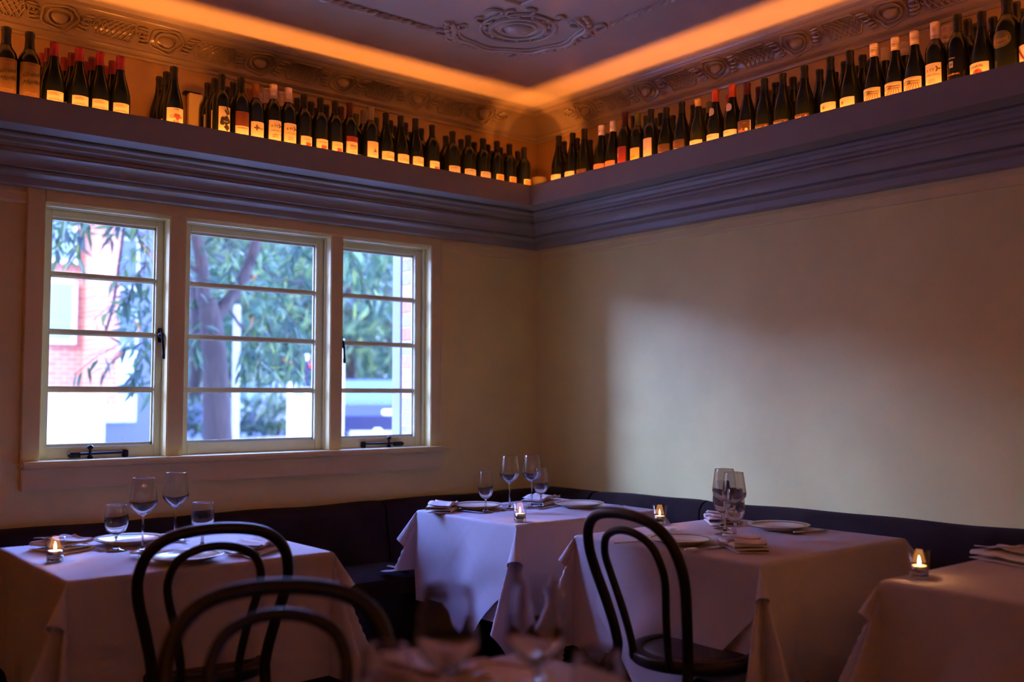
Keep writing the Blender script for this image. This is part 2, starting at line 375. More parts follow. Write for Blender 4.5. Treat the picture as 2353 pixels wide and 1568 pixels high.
trim(B().box(-1.351, -1.283, -.020, .05, WZ0, WZ1 + .01), 'cream mullion between the middle and last casement')
trim(B().box(-2.735, -0.66, -.080, .09, .976, 1.002), 'cream window sill board with rounded nose', 'window sill', bevel=.008)
trim(B().box(AX0, AX1 + .009, -.036, 0, .886, .976), 'flat cream apron board under the window sill', 'window trim')
wins = [(-2.660, -2.118, -2.614, -2.178), (-2.100, -1.325, -2.027, -1.394), (-1.310, -0.76, -1.243, -0.812)]
GZ0, GZ1 = 1.052, 2.007
wl_ = ('first casement with four stacked panes, farthest from the room corner', 'wide middle casement with four stacked panes', 'narrow casement with four stacked panes beside the brick reveal')
for i, (a, b_, g0, g1) in enumerate(wins):
    w = empty(f'window_{i+1}', ((a + b_) / 2, .065, 1.0)); struct(w, wl_[i], 'window')
    def wobj(bx, nm, m, bev=.003, par=None):
        o = bx.obj(nm, m, par or w, bevel=bev)
        if par is None: o.location = -w.location
        return o
    y0, y1 = .048, .084
    wobj(B().box(a, g0, y0, y1, 1.003, 2.052), 'sash_stile', M['sash']); wobj(B().box(g1, b_, y0, y1, 1.003, 2.052), 'sash_stile', M['sash'])
    wobj(B().box(g0, g1, y0, y1, 1.003, GZ0), 'sash_rail', M['sash']); wobj(B().box(g0, g1, y0, y1, GZ1, 2.052), 'sash_rail', M['sash'])
    # outer frame stop seen round the sash
    wobj(B().box(a, b_, .028, .046, 2.036, 2.052).box(b_ - .03 if i < 2 else -.772, b_, .028, .046, 1.003, 2.052), 'frame_stop', M['sash'], .002)
    ph = (GZ1 - GZ0) / 4
    for k in range(1, 4):
        z = GZ0 + ph * k
        wobj(B().box(g0, g1, y0 + .004, y1 - .004, z - .0085, z + .0085), 'glazing_bar', M['sash'], .004)
    for k in range(4):
        p = wobj(B().box(g0 - .003, g1 + .003, .064, .067, GZ0 + ph * k - .002, GZ0 + ph * (k + 1) + .002), 'pane', M['pane'], 0)
        putty = B().box(g0, g1, .067, .076, GZ0 + ph * k - .001, GZ0 + ph * k + .012).box(g0, g1, .067, .076, GZ0 + ph * (k + 1) - .012, GZ0 + ph * (k + 1) + .001).box(g0, g0 + .006, .067, .076, GZ0 + ph * k - .001, GZ0 + ph * (k + 1) + .001).box(g1 - .006, g1, .067, .076, GZ0 + ph * k - .001, GZ0 + ph * (k + 1) + .001)
        wobj(putty, 'putty_bead', M['sash'], 0)
    if i != 1:
        lx = g1 + .020 if i == 0 else g0 - .012; lz = 1.530; sg = 1 if i == 0 else -1
        lt = wobj(B().box(lx - .011, lx + .011, .040, .049, lz - .032, lz + .032), 'latch', M['iron'], .004)
        h = B().tube(spline([(lx, .040, lz + .008), (lx, .026, lz + .004), (lx + .001, .020, lz - .012), (lx + .004, .020, lz - .045), (lx + .007, .022, lz - .085), (lx + .008, .023, lz - .104)], 5), [.007] * 6 + [.006] * 8 + [.0055] * 6 + [.0075] * 6, 8).ball((lx, .034, lz), .013, .012, .013).obj('latch_handle', M['iron'], lt, True)
        keep = B().box(lx + sg * .022, lx + sg * .030, .020, .046, lz - .028, lz + .022).obj('keeper_plate', M['iron'], lt, bevel=.002)
        # casement stay on the sill
        c0 = (a + b_) / 2 + (-.03 if i == 0 else .02); L_ = .115
        d = 1 if i == 0 else -1
        st = wobj(B().tube([(c0 - d * L_ * .75, .020, 1.022), (c0 + d * L_, .034, 1.024)], .0055, 8), 'stay_arm', M['iron'], 0)
        B().box(c0 + d * L_ - .008, c0 + d * L_ + .014, .026, .048, 1.003, 1.034).obj('stay_bracket', M['iron'], st, bevel=.003)
        B().box(c0 - d * L_ * .75 - .026, c0 - d * L_ * .75 + .016, .010, .030, 1.008, 1.030).ball((c0 - d * L_ * .92, .020, 1.019), .014, .010, .010).obj('stay_end', M['iron'], st, bevel=.002)
        B().lathe([(.011, 1.003), (.011, 1.012), (.006, 1.016), (.006, 1.040), (.012, 1.046), (.013, 1.052), (.008, 1.058), (0, 1.060)], 14, (c0 - d * .03, .022, 0)).obj('stay_peg', M['iron'], st, True)
# brick reveal outside the last casement, with the grey corner strip
BR = [(0.62, 0.28, 0.18), (0.46, 0.42, 0.44), (0.68, 0.36, 0.22), (0.66, 0.44, 0.34), (0.50, 0.44, 0.44), (0.66, 0.32, 0.20)]
bm_ = [mat(f'brick_clay_{i}', c, .85, noise=.12, nscale=30, bump=.2, bscale=80) for i, c in enumerate(BR)]
M['mortar'] = mat('lime_mortar', (0.40, 0.36, 0.34), .9)
rev = B().box(-.752, -.60, .092, .25, .90, 2.05).obj('trim_90', M['mortar']); struct(rev, 'brick window reveal just outside the last casement', 'brick reveal')
bk = None
for k in range(15):
    z = .96 + k * .0755
    m_ = bm_[(k * 5 + k // 3) % 6] if k % 2 == 0 else bm_[(1, 4, 3)[(k // 2) % 3]]
    B().box(-.765, -.70, .100, .246, z, z + .0665).obj('brick', m_, rev, bevel=.004)
trim(B().box(-.770, -.70, .250, .335, .30, 2.6), 'blue-grey painted corner strip at the outer edge of the brick reveal', 'corner strip', 'grey')
bpy.data.objects[f'trim_{tn-1}'].data.materials[0] = mat('blue_grey_render', (0.30, 0.32, 0.36), .7)
# wall plate between the bottles
sp = empty('wall_switch', at(436, 252, 1, -.004)); tag(sp, 'small cream switch plate on the wall behind the bottle gap', 'switch')
B().box(-.030, .034, -.030, 0, -.12, .06).obj('plate', M['trim'], sp, bevel=.004); B().lathe([(.014, 0), (.014, .012), (.008, .016), (0, .017)], 14).obj('knob', M['trim'], sp, True).rotation_euler = (PI / 2, 0, 0)
sp.children[1].location = (.004, -.030, 0)
B().box(-.036, .036, -.034, 0, .060, .072).obj('top_clip', M['iron'], sp)
# ------------------------------------------------------------------ wine bottles
def bottle_glass(name, c): 
    m = mat(name, c, .12, spec=.3); return m
GL = {'dark': bottle_glass('black_green_bottle_glass', (0.006, 0.008, 0.005)), 'green': bottle_glass('olive_bottle_glass', (0.014, 0.016, 0.004)), 'black': bottle_glass('black_bottle_glass', (0.004, 0.004, 0.005))}
CAPC = {'black': (0.008, 0.008, 0.009), 'red': (0.20, 0.008, 0.022), 'maroon': (0.055, 0.008, 0.014), 'orange': (0.42, 0.055, 0.02), 'rust': (0.30, 0.10, 0.03), 'pink': (0.62, 0.45, 0.43), 'cream': (0.70, 0.52, 0.34), 'olive': (0.13, 0.13, 0.03), 'green': (0.04, 0.05, 0.015), 'white': (0.72, 0.62, 0.56), 'grey': (0.16, 0.13, 0.11), 'cork': (0.38, 0.25, 0.10)}
CAPM = {k: mat(f'{k}_capsule', v, .34 if k not in ('white',) else .12, spec=.5) for k, v in CAPC.items()}
PAP = {'cream': (0.42, 0.37, 0.30), 'gold': (0.075, 0.040, 0.012), 'yellow': (0.36, 0.27, 0.10), 'orange': (0.40, 0.12, 0.07), 'red': (0.13, 0.006, 0.012), 'pink': (0.40, 0.32, 0.30), 'brown': (0.040, 0.016, 0.007), 'ochre': (0.52, 0.36, 0.16), 'greyp': (0.50, 0.47, 0.47), 'dkgold': (0.045, 0.038, 0.015), 'rust': (0.085, 0.016, 0.006)}
PAPM = {k: mat(f'{k}_label_paper', v, .7, noise=.03, nscale=30) for k, v in PAP.items()}
INK = {'black': (0.006, 0.006, 0.006), 'sepia': (0.075, 0.045, 0.025), 'red': (0.14, 0.010, 0.012), 'gold': (0.24, 0.13, 0.04), 'white': (0.42, 0.38, 0.33), 'field': (0.17, 0.06, 0.018), 'moss': (0.09, 0.08, 0.02), 'rose': (0.22, 0.045, 0.040), 'greyink': (0.17, 0.17, 0.19), 'faint': (0.20, 0.14, 0.08)}
INKM = {k: mat(f'{k}_label_ink', v, .7) for k, v in INK.items()}
PROF = {
 'bdx': [(0, 0), (.030, .0), (.0370, .004), (.0375, .01), (.0378, .175), (.0368, .195), (.0330, .212), (.0245, .226), (.0170, .238), (.0148, .250), (.0140, .275), (.0140, .285), (.0152, .287), (.0152, .298), (.0140, .300), (.0, .300)],
 'bur': [(0, 0), (.033, .0), (.0405, .004), (.041, .01), (.0412, .125), (.0400, .145), (.0360, .168), (.0295, .192), (.0230, .214), (.0178, .236), (.0152, .258), (.0143, .278), (.0143, .286), (.0155, .288), (.0155, .298), (.0143, .300), (.0, .300)]}
BODY = {}
def body_mesh(kind, glass):
    if (kind, glass) not in BODY:
        o = B().lathe(PROF[kind], 20).obj('wine_bottle', GL[glass], smooth=True); BODY[kind, glass] = o.data; bpy.data.objects.remove(o)
    return BODY[kind, glass]
CAPS = {}
def cap_mesh(col, kind, style):
    """style: foil (long sleeve), screw (ribbed cap), none"""
    k = (col, kind, style)
    if k not in CAPS:
        b = B()
        if style == 'screw':
            p = [(.0165, .238), (.0165, .292)]
            for q in (.255, .278, .285, .292): p += [(.0165, q - .0012), (.0158, q), (.0165, q + .0012)]
            p = sorted(p, key=lambda t: t[1]) + [(.0165, .3005), (.0155, .3025), (0, .3025)]
            z0_ = .241 if kind == 'bdx' else .251; p = [(.0160, z0_ - .0005), (.0170, z0_)] + [(r + .0004, z) for r, z in p if z > z0_ + .001]
        elif style == 'cork':
            p = [(.0160, .262), (.0160, .285), (.0185, .288), (.0185, .297), (.0165, .301), (0, .301)]
        else:
            p = ([(.0176, .240), (.0158, .250), (.0150, .262)] if kind == 'bdx' else [(.0176, .246), (.0163, .257), (.0152, .272)]) + [(.0150, .283), (.0163, .287), (.0163, .299), (.0145, .3022), (0, .3025)]
        b.lathe(p, 18, cap=False); o = b.obj('capsule', CAPM[col], smooth=True); CAPS[k] = crease_smooth(o, 40).data; bpy.data.objects.remove(o)
    return CAPS[k]
def cyl_patch(b, r, s0, s1, z0, z1, n=10, top=None):
    """curved rectangle on a cylinder facing -y; s is arc length"""
    V = []; Fc = []
    for i in range(n + 1):
        s = s0 + (s1 - s0) * i / n; a = -PI / 2 + s / r
        V += [(r * math.cos(a), r * math.sin(a), z0), (r * math.cos(a), r * math.sin(a), z1 if top is None else top(s))]
    for i in range(n): Fc.append((2 * i, 2 * i + 2, 2 * i + 3, 2 * i + 1))
    return b.add(V, Fc)
def cyl_blob(b, r, cs, cz, fn, n=22, rings=3):
    V = []; Fc = []
    for q in range(1, rings + 1):
        for k in range(n):
            a = 2 * PI * k / n; rr = fn(a) * q / rings; s = cs + rr * math.cos(a); t = -PI / 2 + s / r
            V.append((r * math.cos(t), r * math.sin(t), cz + rr * math.sin(a)))
    t = -PI / 2 + cs / r; V.append((r * math.cos(t), r * math.sin(t), cz)); C0 = len(V) - 1
    for k in range(n):
        k2 = (k + 1) % n; Fc.append((C0, k, k2))
        for q in range(rings - 1): Fc.append((q * n + k, (q + 1) * n + k, (q + 1) * n + k2, q * n + k2))
    return b.add(V, Fc)
def cyl_line(b, r, pts, w):
    for (s0, z0), (s1, z1) in zip(pts, pts[1:]):
        dx, dz = s1 - s0, z1 - z0; L = math.hypot(dx, dz) or 1; nx, nz = -dz / L * w / 2, dx / L * w / 2; V = []; m_ = max(1, int(L / .006)); Fc = []
        for i in range(m_ + 1):
            s = s0 + dx * i / m_; z = z0 + dz * i / m_
            for sg in (-1, 1):
                t = -PI / 2 + (s + sg * nx) / r; V.append((r * math.cos(t), r * math.sin(t), z + sg * nz))
        for i in range(m_): Fc.append((2 * i, 2 * i + 2, 2 * i + 3, 2 * i + 1))
        b.add(V, Fc)
    return b
def text_mesh(txt, size, shear=0.0):
    cu = bpy.data.curves.new('lettering', 'FONT'); cu.body = txt; cu.size = size; cu.align_x = 'CENTER'; cu.shear = shear; cu.resolution_u = 2; cu.offset = 0.0
    o = bpy.data.objects.new('lettering', cu); COL.objects.link(o)
    dg = bpy.context.evaluated_depsgraph_get(); me = bpy.data.meshes.new_from_object(o.evaluated_get(dg))
    V = [tuple(v.co) for v in me.vertices]; Fc = [tuple(p.vertices) for p in me.polygons]
    bpy.data.objects.remove(o); bpy.data.meshes.remove(me); bpy.data.curves.remove(cu)
    return V, Fc
def cyl_text(b, r, txt, size, s, z, shear=0.0, slope=0.0):
    V, Fc = text_mesh(txt, size, shear); W = []
    for x, y, _ in V:
        t = -PI / 2 + (s + x) / r; W.append((r * math.cos(t), r * math.sin(t), z + y + x * slope))
    return b.add(W, Fc)
def scrib(b, r, s0, s1, z, h=.005):
    """a row of small unreadable strokes, as fine print looks from the room"""
    q = random.Random(int(z * 1e5) + int(s1 * 1e5)); s = s0
    while s < s1:
        w = q.uniform(.0008, .0014); hh = h * q.choice((.7, .7, 1.0)); cyl_line(b, r, [(s, z), (s + q.uniform(-.0006, .0006), z + hh)], w); s += w + q.uniform(.0008, .0022)
        if q.random() < .4: cyl_line(b, r, [(s - .002, z + q.choice((0, hh * .5, hh * .9))), (s, z + q.choice((0, hh * .9)))], .0009)
    return b
# label designs: list of (sheet colour, half width, z0, z1) then print pieces (ink, builder)
def pr(ink, fn): return (ink, fn)
LAB = {
 'vinya': ([('cream', .031, .040, .108)], [pr('sepia', lambda b, r: cyl_text(b, r, 'VINYAVELLA', .0102, .000, .072)), pr('faint', lambda b, r: scrib(b, r, -.024, .004, .098, .003)), pr('faint', lambda b, r: scrib(b, r, -.024, .010, .092, .003))]),
 'merlot': ([('gold', .036, .062, .185)], [pr('rose', lambda b, r: cyl_text(b, r, 'IRVINE', .010, .004, .168)), pr('black', lambda b, r: (cyl_text(b, r, 'Grand', .022, .000, .135, .5, .15), cyl_text(b, r, 'Merlot', .024, .004, .108, .5, .15))), pr('gold', lambda b, r: (cyl_text(b, r, 'EDEN VALLEY', .0062, .002, .076), cyl_line(b, r, [(-.036, .0625), (.036, .0625)], .0012)))]),
 'script': ([('cream', .036, .040, .128)], [pr('rose', lambda b, r: cyl_blob(b, r, .006, .092, lambda a: .012 + .003 * math.sin(3 * a))), pr('red', lambda b, r: (cyl_text(b, r, 'Coudall', .018, .000, .086, .4), scrib(b, r, -.010, .016, .068, .010))), pr('sepia', lambda b, r: scrib(b, r, -.010, .010, .119, .004))]),
 'skull': ([('cream', .030, .040, .165)], [pr('black', lambda b, r: (cyl_blob(b, r, .000, .108, lambda a: .021 + .004 * math.sin(2 * a + 1) + .003 * math.cos(5 * a)), cyl_blob(b, r, .008, .083, lambda a: .012 + .002 * math.cos(4 * a)), cyl_blob(b, r, .004, .142, lambda a: .004 + .009 * abs(math.cos(a - 2.2)) ** 6), cyl_blob(b, r, .012, .150, lambda a: .004 + .012 * abs(math.cos(a - 2.0)) ** 6), cyl_line(b, r, [(.020, .110), (.026, .135), (.022, .160)], .0015))), pr('white', lambda b, r: (scrib(b, r, -.008, .012, .103, .006), cyl_blob(b, r, -.004, .094, lambda a: .002), cyl_blob(b, r, .010, .094, lambda a: .002)))]),
 'redhalf': ([('cream', .034, .040, .100), ('rust', .034, .1005, .158)], [pr('sepia', lambda b, r: scrib(b, r, -.026, .024, .089, .005))]),
 'emblem': ([('cream', .034, .058, .135)], [pr('sepia', lambda b, r: (cyl_blob(b, r, -.008, .108, lambda a: .006 + .008 * abs(math.cos(2 * a)) ** 3), scrib(b, r, .006, .026, .102, .010)))]),
 'yering': ([('cream', .033, .042, .148)], [pr('sepia', lambda b, r: (cyl_text(b, r, 'A', .015, -.018, .118), cyl_text(b, r, 'YY', .016, .0, .118), cyl_blob(b, r, .020, .126, lambda a: .003 + .009 * abs(math.cos(1.5 * a)) ** 4), cyl_text(b, r, 'YARRA YERING', .0078, .001, .103), scrib(b, r, -.014, .012, .086, .004), scrib(b, r, -.014, .000, .078, .004), cyl_text(b, r, '2011', .0055, .008, .078)))]),
 'redpic': ([('cream', .032, .040, .112)], [pr('rose', lambda b, r: cyl_patch(b, r, -.008, .020, .062, .084, 6)), pr('white', lambda b, r: cyl_blob(b, r, .014, .066, lambda a: .0055)), pr('red', lambda b, r: (scrib(b, r, -.004, .014, .068, .011))), pr('faint', lambda b, r: scrib(b, r, -.014, .018, .095, .005))]),
 'redtop': ([('cream', .035, .040, .122), ('red', .035, .1225, .146)], [pr('sepia', lambda b, r: (scrib(b, r, -.016, .016, .099, .010), scrib(b, r, -.016, .016, .089, .006))), pr('faint', lambda b, r: scrib(b, r, -.018, .018, .074, .004))]),
 'tree': ([('cream', .033, .040, .140)], [pr('sepia', lambda b, r: cyl_blob(b, r, .006, .098, lambda a: .004 + .007 * abs(math.cos(1.5 * a + .6)) ** 5)), pr('faint', lambda b, r: scrib(b, r, -.008, .016, .080, .004))]),
 'candi': ([('cream', .036, .040, .112)], [pr('faint', lambda b, r: (cyl_text(b, r, 'CANDI', .021, .002, .078), cyl_line(b, r, [(-.014, .098), (-.010, .102), (-.006, .098)], .002)))]),
 'mount': ([('pink', .037, .040, .110)], [pr('greyink', lambda b, r: cyl_patch(b, r, -.032, .032, .078, .105, 10)), pr('sepia', lambda b, r: cyl_patch(b, r, -.032, .032, .066, .07, 14, lambda s: .072 + .006 * math.sin(s * 130 + 1))), pr('gold', lambda b, r: [cyl_line(b, r, [(-.032, .060 - .008 * k), (-.01, .063 - .008 * k), (.012, .058 - .008 * k), (.032, .061 - .008 * k)], .003) for k in range(3)])]),
 'ochre': ([('cream', .026, .042, .110)], [pr('gold', lambda b, r: cyl_patch(b, r, -.0215, .0215, .052, .1045, 8)), pr('sepia', lambda b, r: scrib(b, r, -.014, .014, .066, .020))]),
 'plain': ([('cream', .037, .040, .098)], [pr('faint', lambda b, r: scrib(b, r, -.014, .004, .084, .005))]),
 'darklab': ([('brown', .037, .040, .094)], [pr('red', lambda b, r: cyl_patch(b, r, .020, .027, .072, .088, 3))]),
 'orange': ([('orange', .037, .040, .100)], [pr('faint', lambda b, r: scrib(b, r, -.016, .016, .083, .005))]),
 'redlab': ([('red', .033, .060, .142), ('orange', .033, .054, .0598)], [pr('gold', lambda b, r: cyl_patch(b, r, -.022, -.010, .096, .116, 4)), pr('rose', lambda b, r: (scrib(b, r, -.022, .002, .130, .005), scrib(b, r, -.026, .0, .074, .006)))]),
 'yellow': ([('yellow', .033, .042, .130)], [pr('sepia', lambda b, r: (scrib(b, r, -.022, .012, .085, .008), scrib(b, r, -.010, .008, .064, .005)))]),
 'pink': ([('pink', .030, .060, .160), ('cream', .030, .042, .058)], [pr('sepia', lambda b, r: scrib(b, r, -.016, .0, .110, .008))]),
 'strip': ([('brown', .038, .042, .118)], [pr('white', lambda b, r: cyl_patch(b, r, -.034, .006, .060, .078, 8)), pr('rose', lambda b, r: (scrib(b, r, -.032, -.006, .102, .005), scrib(b, r, -.028, .004, .094, .004))), pr('brown_', lambda b, r: scrib(b, r, -.032, .002, .060, .008))]),
 'oval': ([('cream', .037, .040, .100)], [pr('sepia', lambda b, r: (scrib(b, r, -.028, .004, .088, .004), scrib(b, r, -.012, -.002, .060, .012))), ('neck_oval', lambda b, r: None)]),
 'frame': ([('cream', .034, .042, .132), ('brown', .031, .045, .128)], [pr('rose', lambda b, r: (cyl_blob(b, r, -.006, .078, lambda a: .014 + .004 * math.cos(5 * a)), scrib(b, r, .004, .020, .112, .007))), pr('white', lambda b, r: cyl_blob(b, r, .018, .086, lambda a: .0065))]),
 'kerri': ([('brown', .038, .040, .092)], [pr('white', lambda b, r: cyl_text(b, r, 'kerri', .019, -.010, .072, .3)), pr('gold', lambda b, r: cyl_blob(b, r, .030, .082, lambda a: .004))]),
 'smudge': ([('cream', .037, .040, .110)], [pr('faint', lambda b, r: cyl_blob(b, r, -.010, .090, lambda a: .007 + .001 * math.cos(3 * a))), pr('sepia', lambda b, r: cyl_blob(b, r, -.010, .090, lambda a: .0028))]),
 'land': ([('cream', .037, .042, .122)], [pr('white', lambda b, r: cyl_line(b, r, [(-.035, .112), (-.01, .116), (.02, .113), (.035, .117)], .004)), pr('moss', lambda b, r: (cyl_line(b, r, [(-.034, .104), (-.012, .109), (.010, .104), (.034, .106)], .003), cyl_blob(b, r, -.006, .100, lambda a: .004 + .004 * abs(math.cos(a))))), pr('field', lambda b, r: [cyl_line(b, r, [(-.004 + .006 * k, .098), (-.030 + .0125 * k, .070)], .0030) for k in range(6)] + [cyl_line(b, r, [(-.034, .097), (.034, .098)], .0028)])]),
 'crest': ([], [pr('greyink', lambda b, r: (cyl_patch(b, r, -.020, -.004, .112, .134, 5), scrib(b, r, -.022, .004, .142, .005))), pr('black', lambda b, r: cyl_blob(b, r, -.012, .123, lambda a: .005 + .002 * math.cos(4 * a))), pr('gold', lambda b, r: (scrib(b, r, -.030, .018, .086, .007), scrib(b, r, -.004, .006, .062, .004), cyl_patch(b, r, -.033, -.031, .05, .13, 2)))]),
 'clona': ([('cream', .038, .040, .112)], [pr('black', lambda b, r: cyl_text(b, r, 'clonakilla', .0145, -.004, .094)), pr('rose', lambda b, r: cyl_blob(b, r, .002, .070, lambda a: .019)), pr('red', lambda b, r: (cyl_blob(b, r, .0, .080, lambda a: .006), cyl_line(b, r, [(-.012, .066), (.0, .072), (.014, .064)], .002)))]),
 'egg': ([], [('egg', lambda b, r: None)]),
 'stripe': ([('cream', .033, .045, .125)], [pr('red', lambda b, r: cyl_line(b, r, [(-.030, .112), (-.014, .088), (.004, .066)], .008))]),
 'gap': ([('cream', .030, .040, .100)], []),
}
INKM['brown_'] = PAPM['brown']
LABM = {}
RAD = {'bdx': .0378, 'bur': .0412}
def label_meshes(kind, lab):
    if (kind, lab) not in LABM:
        r = RAD[kind]; sheets, prints = LAB[lab]; out = []
        for i, (c, hw, z0, z1) in enumerate(sheets):
            if kind == 'bur': z1 = min(z1, .128)
            b = cyl_patch(B(), r + .0005 + .0004 * i, -hw * r / .0378, hw * r / .0378, z0, z1, 14); o = b.obj('label', PAPM[c], smooth=True); out.append(('label', o.data)); bpy.data.objects.remove(o)
        for ink, fn in prints:
            b = B()
            if ink == 'neck_oval':
                q = .0268; cyl_blob(b, q, -.004, 0, lambda a: .017 if abs(math.sin(a)) < .3 else .0185); b.V = [(x * (1 - .9 * (z - .0) * 12 * .3), y * (1 - .9 * z * 12 * .3) - .0035, z + .200) for x, y, z in b.V]
                o = b.obj('neck_label', PAPM['pink'], smooth=True); out.append(('neck_label', o.data)); bpy.data.objects.remove(o); continue
            if ink == 'egg':
                cyl_blob(b, r + .0006, -.004, .155, lambda a: .026 + .006 * abs(math.cos(a))); o = b.obj('label', PAPM['dkgold'], smooth=True); out.append(('label', o.data)); bpy.data.objects.remove(o)
                b = B(); scrib(b, r + .0012, -.026, .018, .148, .014); cyl_line(b, r + .0012, [(-.032, .146), (.0, .138), (.024, .146)], .0015)
                o = b.obj('print', INKM['gold'], smooth=True); out.append(('print', o.data)); bpy.data.objects.remove(o); continue
            fn(b, r + .0014)
            o = b.obj('print', INKM[ink]); out.append(('print', o.data)); bpy.data.objects.remove(o)
        LABM[kind, lab] = out
    return LABM[kind, lab]
ROW = (0.250, 0.164, 0.078)
BOT = []
def bottle(side, px, py, row, kind, cap, capstyle='foil', lab=None, label='', glass='dark', group=None, hs=None, ws=1.0):
    off = ROW[row]
    p = at(px, py, 1, -off) if side == 'L' else at(px, py, 0, -off)
    hgt = max(.285, min(.335, p[2] - SHELF_Z)) if hs is None else hs
    o = link('wine_bottle', body_mesh(kind, glass)); o.location = (p[0], p[1], SHELF_Z)
    rz = (0 if side == 'L' else -PI / 2) + random.uniform(-.10, .10); o.rotation_euler = (0, 0, rz)
    o.scale = (ws, ws, hgt / .3025)
    if cap: link('capsule', cap_mesh(cap, kind, capstyle), None, o)
    if lab:
        sheet = None
        for nm, me in label_meshes(kind, lab):
            c = link(nm, me, None, o if (nm != 'print' or sheet is None) else sheet)
            if nm == 'label' and sheet is None: sheet = c
    tag(o, label, 'bottle', group or ('bottles on the window-wall shelf' if side == 'L' else 'bottles on the right-hand shelf'))
    BOT.append((o, label)); return o
def fam(side, fronts, kind, cap, style, lab, what, backs=(), capb=None, **kw):
    """front bottles (px, py, name phrase) with the ones standing behind them"""
    for px, py, ph in fronts: bottle(side, px, py, 0, kind, cap, style, lab, f'{ph}', **kw)
SW = 'on the window-wall shelf'; SR = 'on the right-hand shelf'
L_ = 'L'
bottle(L_, 15, 62, 0, 'bdx', 'black', lab='merlot', label='outermost of two broad bottles with dark gold script labels', ws=1.13, hs=.332)
bottle(L_, 69, 74, 0, 'bdx', 'black', lab='merlot', label='broad dark-gold-labelled bottle standing beside the red-capsuled group', ws=1.13, hs=.332)
for i, (a, b_, c) in enumerate((((125, 97), (112, 112), (99.5, 124)), ((183, 110), (166, 122), (149, 133)), ((230, 120), (213, 132), (199, 143)), ((277, 130), (259, 141), (245, 153)))):
    nm = ('first', 'second', 'third', 'last')[i]
    bottle(L_, *a, 0, 'bur', 'red', lab='vinya', label=f'{nm} front bottle of the red-capsuled cream-label group, counted from the gold labels')
    bottle(L_, *b_, 1, 'bur', 'red', label=f'red-capsuled bottle directly behind the {nm} front one of its group', glass='black', lab='gap')
    bottle(L_, *c, 2, 'bur', 'red', label=f'rearmost red-capsuled bottle in the {nm} file of its group', glass='black')
bottle(L_, 400, 154, 0, 'bur', 'black', lab='script', label='front bottle of the lone trio, with red script on a cream label')
bottle(L_, 383.6, 166, 1, 'bur', 'black', lab='gap', label='middle bottle of the lone trio beside the switch plate')
bottle(L_, 367, 177, 2, 'bur', 'black', label='rear bottle of the lone trio beside the switch plate')
bottle(L_, 510, 171, 0, 'bdx', 'black', lab='skull', label='bottle with a black blot figure on its tall cream label')
bottle(L_, 494.5, 179, 1, 'bdx', 'black', lab='skull', label='second bottle in the file behind the black blot label')
bottle(L_, 478, 189, 2, 'bdx', 'black', lab='skull', label='last bottle in the file behind the black blot label')
bottle(L_, 521, 197, 2, 'bdx', 'black', label='short-looking rear bottle just past the black blot label')
bottle(L_, 554, 178, 0, 'bdx', 'black', lab='redhalf', label='bottle with a rust-red upper and cream lower label')
bottle(L_, 537, 188, 1, 'bdx', 'black', label='dark bottle behind the rust-red and cream label')
bottle(L_, 588, 194, 0, 'bdx', 'rust', lab='emblem', label='bottle with a rust capsule and a short emblem label')
bottle(L_, 573, 204, 1, 'bdx', 'rust', label='rust-capsuled bottle standing behind the emblem label', lab='gap')
bottle(L_, 628.5, 195, 0, 'bdx', 'pink', 'screw', 'yering', 'first of two pale pink screw-capped bottles with tall lettered labels')
bottle(L_, 612, 204, 1, 'bdx', 'pink', 'screw', None, 'pale-capped bottle behind the first pink screw-capped one')
bottle(L_, 600, 214, 2, 'bdx', 'pink', 'screw', None, 'rearmost pale-capped bottle behind the two pink screw-capped ones')
bottle(L_, 663, 203, 0, 'bdx', 'pink', 'screw', 'yering', 'second of two pale pink screw-capped bottles, next to the red-picture labels')
bottle(L_, 649, 213, 1, 'bdx', 'pink', 'screw', None, 'pale-capped bottle behind the second pink screw-capped one')
rp = (((699, 217.5), (683, 226), (676, 240)), ((736.5, 226), (715, 234), (729, 250)), ((770, 233), (749.5, 241), None))
for i, (a, b_, c) in enumerate(rp):
    nm = ('first', 'second', 'third')[i]
    bottle(L_, *a, 0, 'bdx', 'black', lab='redpic', label=f'{nm} of three adjoining bottles with a red picture on a cream label')
    bottle(L_, *b_, 1, 'bdx', 'black', label=f'dark bottle behind the {nm} of three red-picture labels')
    if c: bottle(L_, *c, 2, 'bdx', 'black', label=f'rearmost dark bottle behind the {nm} red-picture label')
bottle(L_, 784, 246, 1, 'bdx', 'maroon', lab='gap', label='maroon-capsuled bottle behind the gap before the red-banded label')
bottle(L_, 804, 236.6, 0, 'bdx', 'maroon', lab='redtop', label='bottle with maroon capsule and a red band above its cream label')
bottle(L_, 817.7, 262.6, 1, 'bdx', 'green', lab='gap', label='green-capsuled bottle behind the red-banded cream label')
bottle(L_, 852, 246, 0, 'bdx', 'grey', lab='tree', label='grey-capsuled bottle with a small plant mark on a tall cream label')
bottle(L_, 835.6, 254, 1, 'bdx', 'grey', lab='gap', label='grey-capsuled bottle behind the small plant mark label')
bottle(L_, 864, 269.5, 2, 'bdx', 'black', label='dark bottle at the back past the small plant mark label')
for i, (a, bs) in enumerate((((887, 259.6), ((896.5, 278, 1), (905.7, 290, 2))), ((921, 266.8), ((931.7, 283, 1), (944, 304, 2))), ((954.7, 273), ((967.7, 296, 1),)))):
    nm = ('first', 'second', 'third')[i]
    bottle(L_, *a, 0, 'bur', 'black', lab='candi', label=f'{nm} of three slope-shouldered bottles with faint lettering on low cream labels')
    for px, py, r_ in bs: bottle(L_, px, py, r_, 'bdx', 'black', label=f'dark bottle in the {("", "middle", "back")[r_]} row behind the {nm} faintly lettered label')
bottle(L_, 993, 288, 0, 'bdx', 'black', lab='redpic', label='single red-picture bottle next to the mountain labels')
